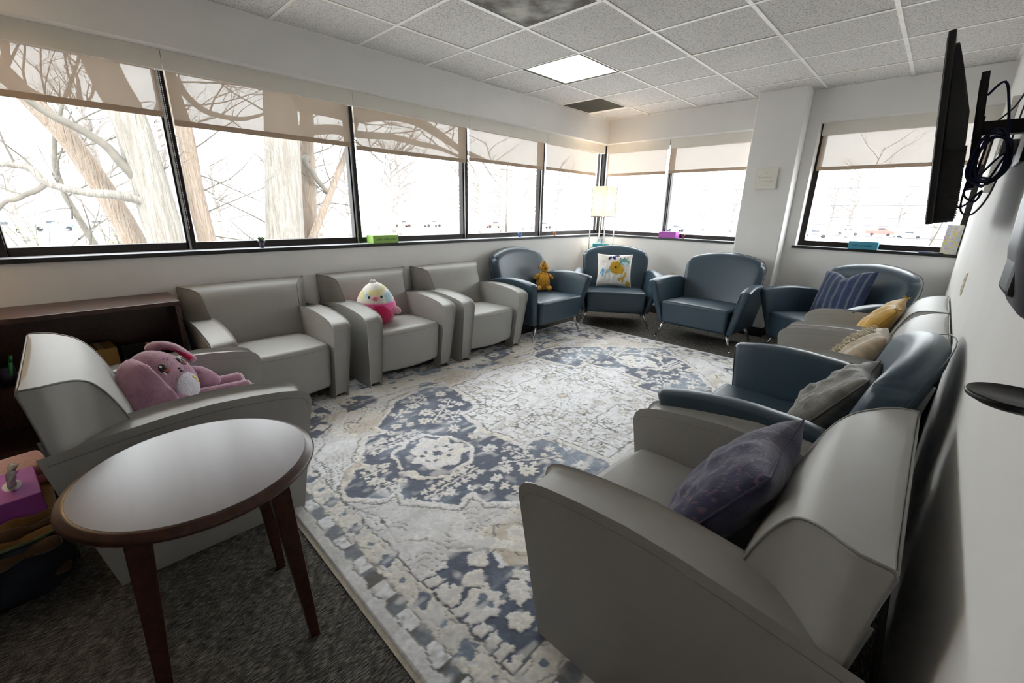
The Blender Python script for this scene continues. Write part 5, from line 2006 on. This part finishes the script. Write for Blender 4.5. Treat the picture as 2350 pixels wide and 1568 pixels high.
tube_part('branch', [loc_(-4.8, -5.38, 1.50), loc_(-4.8, -5.48, 1.41), loc_(-4.8, -5.60, 1.35), loc_(-4.8, -5.67, 1.30), loc_(-4.8, -5.78, 1.26), loc_(-4.8, -5.9, 1.1)], [.035, .032, .03, .028, .025, .016], M_TWIG, t, 8)
tube_part('branch', [loc_(-5, -4.66, 3.6), loc_(-4.85, -5.0, 3.4), loc_(-4.8, -5.35, 3.15), loc_(-4.8, -5.42, 2.88), loc_(-4.8, -5.50, 2.72)], [.07, .06, .05, .035, .02], M_TWIG, t, 8)
tube_part('branch', [loc_(-5, -4.6, 3.3), loc_(-4.9, -4.2, 3.5), loc_(-4.8, -3.84, 3.02), loc_(-4.8, -3.70, 2.77), loc_(-4.8, -3.46, 2.60), loc_(-4.8, -3.02, 2.58), loc_(-4.8, -2.6, 2.75)], [.075, .065, .05, .045, .04, .03, .016], M_TWIG, t, 8)
tw = MB()
for (p_, d_, L_, r_) in (((-4.8, -5.42, 1.62), (.1, -.6, .8), .8, .014), ((-4.8, -5.2, 1.45), (.2, .3, -.9), .8, .012), ((-4.9, -5.19, 2.34), (.2, -.5, .8), .8, .014), ((-4.8, -5.6, 1.7), (0, -.5, .9), .9, .014),
                         ((-4.8, -5.6, 1.35), (.1, -.9, .3), .6, .010), ((-4.9, -4.95, 2.2), (.1, -.3, .95), .7, .012), ((-4.8, -3.46, 2.6), (.1, .5, .8), .9, .014), ((-4.8, -3.3, 2.6), (.1, .7, -.3), .7, .010),
                         ((-4.8, -3.70, 2.77), (.1, -.2, .9), .7, .012), ((-4.8, -3.84, 3.02), (0, .7, .6), 1.0, .016), ((-4.8, -5.42, 2.88), (0, -.6, .2), .6, .01), ((-5, -4.2, 1.7), (.3, .7, .4), .5, .016)):
    grow(tw, loc_(*p_), d_, L_, r_, 3, tr_rng)
tw.build('twigs', M_TWIG, t)['kind'] = 'stuff'
tag(t, 'broad pale tree trunk with long limbs outside the nearest window', 'tree')

# tree B: reddish leaning trunk left of tree A
t = empty('big_tree', (-5.6, -4.2, GZ))
off = Vector((5.6, 4.2, -GZ))
tube_part('trunk', [loc_(-5.6, -4.0, GZ), loc_(-5.6, -4.35, -.5), loc_(-5.6, -4.59, .70), loc_(-5.6, -4.74, 1.25), loc_(-5.6, -4.87, 1.67), loc_(-5.6, -5.06, 2.17), loc_(-5.6, -5.31, 2.57), loc_(-5.6, -5.9, 3.6), loc_(-5.5, -6.6, 5.2)], [.20, .17, .15, .145, .135, .125, .11, .09, .05], M_BARK2, t, 16)
tw = MB()
for k in range(7):
    grow(tw, loc_(-5.6, -5.2 - .12 * k, 2.4 + .25 * k), (tr_rng.uniform(-.3, .3), tr_rng.uniform(-1, .6), .7), 1.0, .016, 3, tr_rng)
tw.build('twigs', M_TWIG, t)['kind'] = 'stuff'
tag(t, 'reddish leaning tree trunk crossing behind the broad pale trunk', 'tree')

# tree C: leaning trunk just right of the first mullion
t = empty('big_tree', (-5.3, -3.65, GZ))
off = Vector((5.3, 3.65, -GZ))
tube_part('trunk', [loc_(-5.3, -3.5, GZ), loc_(-5.3, -3.6, -.6), loc_(-5.3, -3.69, .72), loc_(-5.3, -3.73, 1.54), loc_(-5.3, -3.72, 2.38), loc_(-5.3, -3.80, 3.08), loc_(-5.3, -3.9, 5), loc_(-5.2, -3.7, 7)], [.19, .16, .135, .125, .115, .105, .08, .04], M_BARK2, t, 16)
tw = MB()
for k in range(10):
    z_ = .8 + .32 * k
    grow(tw, loc_(-5.3, -3.70, z_), (tr_rng.uniform(-.2, .4), 1.0, tr_rng.uniform(-.2, .7)), 1.1, .014, 3, tr_rng)
tw.build('twigs', M_TWIG, t)['kind'] = 'stuff'
tag(t, 'slim tan tree trunk just right of the first mullion', 'tree')

# tree D: the thickest straight trunk in the second window
t = empty('big_tree', (-5, -2.6, GZ))
off = Vector((5, 2.6, -GZ))
tube_part('trunk', [loc_(-5, -2.72, GZ), loc_(-5, -2.66, -.8), loc_(-5, -2.56, .70), loc_(-5, -2.49, 1.45), loc_(-5, -2.40, 2.36), loc_(-5, -2.34, 3.18), loc_(-5, -2.2, 5), loc_(-5.1, -2.1, 8)], [.40, .345, .315, .295, .27, .25, .2, .1], M_BARK, t, 24)
tube_part('branch', [loc_(-4.95, -2.2, 3.0), loc_(-4.8, -1.6, 2.95), loc_(-4.8, -1.15, 2.92), loc_(-4.8, -.35, 3.06), loc_(-4.8, .26, 3.0), loc_(-4.8, .80, 2.82), loc_(-4.8, 1.41, 2.58), loc_(-4.8, 2.1, 2.45)], [.15, .14, .135, .12, .10, .085, .06, .03], M_TWIG, t, 12)
tube_part('branch', [loc_(-4.9, -2.2, 2.5), loc_(-4.8, -1.6, 2.62), loc_(-4.8, -1.03, 2.60), loc_(-4.8, -.38, 2.64), loc_(-4.8, .23, 2.59), loc_(-4.8, .79, 2.55), loc_(-4.8, 1.4, 2.42)], [.09, .08, .065, .06, .055, .045, .02], M_TWIG, t, 10)
tw = MB()
for (y_, z_) in ((-1.6, 2.6), (-1.0, 2.95), (-.7, 2.6), (-.35, 3.06), (0, 2.6), (.3, 3.0), (.5, 2.56), (.8, 2.8), (1.1, 2.7), (1.4, 2.55), (1.9, 2.5), (.26, 3.0), (.79, 2.56)):
    grow(tw, loc_(-4.8, y_, z_), (tr_rng.uniform(-.2, .3), tr_rng.uniform(-.3, .9), tr_rng.uniform(-.9, .8)), 1.0, .018, 3, tr_rng)
grow(tw, loc_(-4.5, -.77, 2.5), (0, .25, -1), .8, .010, 1, tr_rng, .3)
tw.build('twigs', M_TWIG, t)['kind'] = 'stuff'
tag(t, 'thickest straight pale tree trunk in the second window', 'tree')

# tree E: reddish stem right behind tree D with a leaning fork
t = empty('big_tree', (-5.5, -1.95, GZ))
off = Vector((5.5, 1.95, -GZ))
tube_part('trunk', [loc_(-5.5, -2.05, GZ), loc_(-5.5, -2.0, -.6), loc_(-5.5, -1.93, .65), loc_(-5.5, -1.87, 1.48), loc_(-5.5, -1.80, 2.34), loc_(-5.5, -1.72, 3.09), loc_(-5.5, -1.6, 5.0)], [.19, .165, .15, .14, .125, .115, .06], M_BARK2, t, 16)
tube_part('branch', [loc_(-5.4, -1.86, 2.16), loc_(-5.2, -1.98, 2.06), loc_(-5.2, -1.88, 1.92), loc_(-5.2, -1.78, 1.75), loc_(-5.2, -1.58, 1.50)], [.07, .06, .05, .045, .04], M_TWIG, t, 8)
tube_part('branch', [loc_(-5.35, -2.3, -.1), loc_(-5.2, -2.02, .67), loc_(-5.2, -1.78, 1.13), loc_(-5.2, -1.55, 1.57), loc_(-5.2, -1.15, 2.35), loc_(-5.2, -.9, 2.9), loc_(-5.2, -.4, 4.0)], [.085, .075, .07, .065, .06, .05, .03], M_BARK2, t, 10)
tw = MB()
for (y_, z_) in ((-1.6, 1.5), (-1.3, 2.1), (-1.0, 2.6), (-1.8, 2.7), (-1.7, 3.3), (-.9, 2.9), (-1.5, 1.7)):
    grow(tw, loc_(-5.25, y_, z_), (tr_rng.uniform(-.2, .3), tr_rng.uniform(-.4, .9), tr_rng.uniform(-.4, .9)), .9, .013, 3, tr_rng)
tw.build('twigs', M_TWIG, t)['kind'] = 'stuff'
tag(t, 'reddish forked tree stem right of the thickest trunk', 'tree')

# understorey saplings with thin branches behind the big trees
def sapling(x, y, h, label, seed, sz=1.0, mat=None, parts=4):
    rnd = random.Random(seed)
    tt = empty('bare_sapling', (x, y, GZ))
    P = [(0, 0, 0), (rnd.gauss(0, .15), rnd.gauss(0, .15), h * .35), (rnd.gauss(0, .25), rnd.gauss(0, .25), h * .7), (rnd.gauss(0, .3), rnd.gauss(0, .3), h)]
    tube_part('trunk', P, [.09 * sz, .07 * sz, .045 * sz, .02 * sz], mat or M_TWIG, tt, 8, 4)
    w_ = MB()
    for k in range(12):
        z_ = h * (.3 + .68 * k / 11)
        a = rnd.uniform(0, 2 * PI)
        grow(w_, (interp(z_, [0, h * .7, h], [0, P[2][0], P[3][0]]), interp(z_, [0, h * .7, h], [0, P[2][1], P[3][1]]), z_), (math.cos(a), math.sin(a), .55), h * .26, .022 * sz, parts, rnd)
    w_.build('twigs', mat or M_TWIG, tt)['kind'] = 'stuff'
    tag(tt, label, 'tree', 'bare saplings outside the long window wall')
    return tt


sapling(-9.0, -5.0, 6.5, 'bare sapling seen between the limbs of the broad pale tree', 21, 1, None, 3)
sapling(-8.0, -1.8, 6.0, 'bare branching sapling left of the thickest trunk', 22, 1, None, 3)
sapling(-12.0, 3.2, 7.0, 'bare thin sapling seen through the third window', 23, .8, M_FARTREE, 3)
sapling(-13.0, 9.0, 7.0, 'bare thin sapling seen through the fourth window', 24, .8, M_FARTREE, 3)
sapling(3.2, 24.0, 4.6, 'small bare tree seen under the television', 25, .7, None, 3)
sapling(-.2, 26.0, 7.5, 'bare pale tree seen through the far-wall window by the column', 26, .8, M_FARTREE, 3)

# far treeline: copies of three bare trees
def far_tree(seed):
    rnd = random.Random(seed)
    tt = empty('distant_tree', (0, 0, 0))
    tube_part('trunk', [(0, 0, 0), (.2, .1, 3), (.1, .2, 6.5), (.3, 0, 10)], [.28, .22, .14, .04], M_FARTREE, tt, 7, 3)
    w_ = MB()
    for k in range(14):
        z_ = 2.6 + 7 * k / 13
        a = rnd.uniform(0, 2 * PI)
        grow(w_, (.15, .1, z_), (math.cos(a), math.sin(a), .8), 3.0, .13, 3, rnd, .6, 4)
    w_.build('crown', M_FARTREE, tt)
    return tt


FT = [far_tree(s) for s in (31, 32, 33)]
spots_ = []
rr = random.Random(3)
for k in range(22):
    spots_.append((-58 + rr.uniform(-8, 8), -28 + 5.2 * k + rr.uniform(-1.5, 1.5)))
for k in range(13):
    spots_.append((-38 + 5.6 * k + rr.uniform(-1.5, 1.5), 105 + rr.uniform(-8, 8)))
for k, (x, y) in enumerate(spots_):
    o = FT[k] if k < 3 else copy_tree(FT[k % 3])
    o.location = (x, y, GZ)
    o.rotation_euler = (0, 0, rr.uniform(0, 6.28))
    s_ = rr.uniform(.8, 1.25)
    o.scale = (s_, s_, s_)
    tag(o, 'pale bare tree in the distant treeline beyond the parked cars', 'tree', 'distant treeline')

# parked cars
def car(col, label, loc, rz, truck=False):
    tt = empty('parked_car', loc, rz)
    m = mk('car_paint_' + label[:14].replace(' ', '_'), lin(*col), .3, .1, var=(3, .05))
    prof = [(-2.2, .35), (-2.2, .75), (-2.0, .95), (-1.25, 1.0), (-.75, 1.45), (.65, 1.47), (1.2, 1.02), (2.05, .85), (2.2, .65), (2.2, .35)]
    if truck:
        prof = [(-2.6, .45), (-2.6, 1.15), (-.6, 1.15), (-.5, 1.85), (.8, 1.85), (1.3, 1.25), (2.4, 1.1), (2.5, .9), (2.5, .45)]
    v = [(x, -.85, z) for x, z in prof] + [(x, .85, z) for x, z in prof]
    n = len(prof)
    f = [tuple(range(n)), tuple(range(2 * n - 1, n - 1, -1))] + [(i, i + n, (i + 1) % n + n, (i + 1) % n) for i in range(n)]
    f = [q[::-1] for q in f]
    mesh_obj('body', v, f, m, tt, bevel=.06, seg=2)
    gl = mk('car_glass', lin(60, 66, 74), .1, var=(3, .1))
    if truck:
        MB().box(-.4, .7, -.865, .865, 1.3, 1.72).build('side_window', gl, tt)
    else:
        MB().box(-.65, .6, -.865, .865, 1.06, 1.36).build('side_window', gl, tt)
    for x in (-1.4, 1.4):
        for s in (-1, 1):
            MB().lathe([(.32, -.1), (.32, .1)], 14, Matrix.Translation((x, s * .8, .32)) @ Matrix.Rotation(PI / 2, 4, 'X')).build('wheel', M_BLACK, tt)
    tag(tt, label, 'car', 'cars parked in the lot outside')


CARS = [((110, 128, 164), 'blue car parked left of the broad pale trunk', -84, -6.0, 90), ((214, 214, 216), 'white car parked beside the blue car, left window', -84, -1.5, 88), ((120, 122, 128), 'grey car parked farthest left, seen through the nearest window', -80, -10.5, 92),
        ((70, 74, 82), 'dark car seen right of the forked tree stem', -78, 26, 85), ((190, 100, 96), 'red car seen through the third window', -80, 46, 80), ((222, 222, 224), 'white car seen through the third window', -80, 54, 84),
        ((200, 116, 110), 'red car seen through the fourth window', -70, 64, 70), ((190, 192, 196), 'silver car seen through the fourth window', -64, 74, 65),
        ((200, 200, 204), 'silver car seen through the corner window', -40, 92, 40), ((206, 206, 210), 'pale car seen through the window by the column', -14, 96, 15),
        ((176, 180, 186), 'grey car left of the red truck in the right window', -11.6, 118, 4), ((222, 224, 226), 'white car right of the red truck in the right window', -1.0, 112, -5)]
for (c_, lab, x, y, a) in CARS:
    car(c_, lab, (x, y, GZ + .02), math.radians(a))
car((206, 92, 84), 'red pickup truck parked beyond the right window', (-6.3, 122, GZ + .02), math.radians(2), True)

# overhead wires across the far view with their poles
for k, x in enumerate((-34.0, 26.0)):
    tt = empty('utility_pole', (x, 32.0, GZ))
    MB().tube([(0, 0, 0), (0, 0, 9.2)], [.16, .11], 12).build('pole', M_TWIG, tt, smooth=True)
    MB().box(-.06, .06, -1.0, 1.0, 8.3, 8.45).build('crossarm', M_TWIG, tt)
    tag(tt, ('utility pole carrying the wires, beyond the corner windows', 'utility pole carrying the wires, beyond the right wall')[k], 'pole')
WZ = (5.4, 4.3, 3.5, 3.0, 2.3)
for k, z in enumerate(WZ):
    pts = [(x, 32.0 + .1 * k, GZ + z + .35 + .55 * ((x + 4) / 30) ** 2) for x in np.linspace(-34, 26, 25)]
    o = MB().tube(pts, .030, 5).build('overhead_wire', mk('wire', lin(84, 84, 88), .6, var=(1, .05)))
    tag(o, ('highest', 'second', 'third', 'fourth', 'lowest')[k] + ' of the thin overhead wires crossing the far windows', 'wire', 'overhead wires')
# spring shrubs below the first window
for k, (x, y, s_, cc) in enumerate(((-34, -6.5, 1.5, (196, 206, 120)), (-36, -2.6, 1.3, (206, 212, 140)), (-30, 3.5, 1.2, (204, 200, 170)))):
    rnd = random.Random(60 + k)
    tt = empty('spring_shrub', (x, y, GZ))
    lv = MB()
    for q in range(260):
        a, b_, c_ = rnd.gauss(0, .7), rnd.gauss(0, .9), rnd.uniform(.2, 2.0)
        M = Matrix.Translation((a * s_, b_ * s_ * 1.4, c_ * s_)) @ Matrix.Rotation(rnd.uniform(0, 6), 4, 'Z') @ Matrix.Rotation(rnd.uniform(0, 3), 4, 'X')
        lv.add([(-.12, 0, 0), (0, -.07, .02), (.12, 0, 0), (0, .07, .02)], [(0, 1, 2, 3)], M)
    lv.build('foliage', mk('spring_leaf_%d' % k, lin(*cc), .8, var=(2, .2)), tt)['kind'] = 'stuff'
    st_ = MB()
    for q in range(8):
        st_.tube([(rnd.gauss(0, .2), rnd.gauss(0, .2), 0), (rnd.gauss(0, .8), rnd.gauss(0, 1.0), 2.2 * s_)], [.04, .015], 5)
    st_.build('stems', M_TWIG, tt)
    tag(tt, ('yellow-green shrub at the left of the nearest window', 'pale green shrub right of the yellow-green one', 'pale shrub behind the thickest trunk')[k], 'shrub')
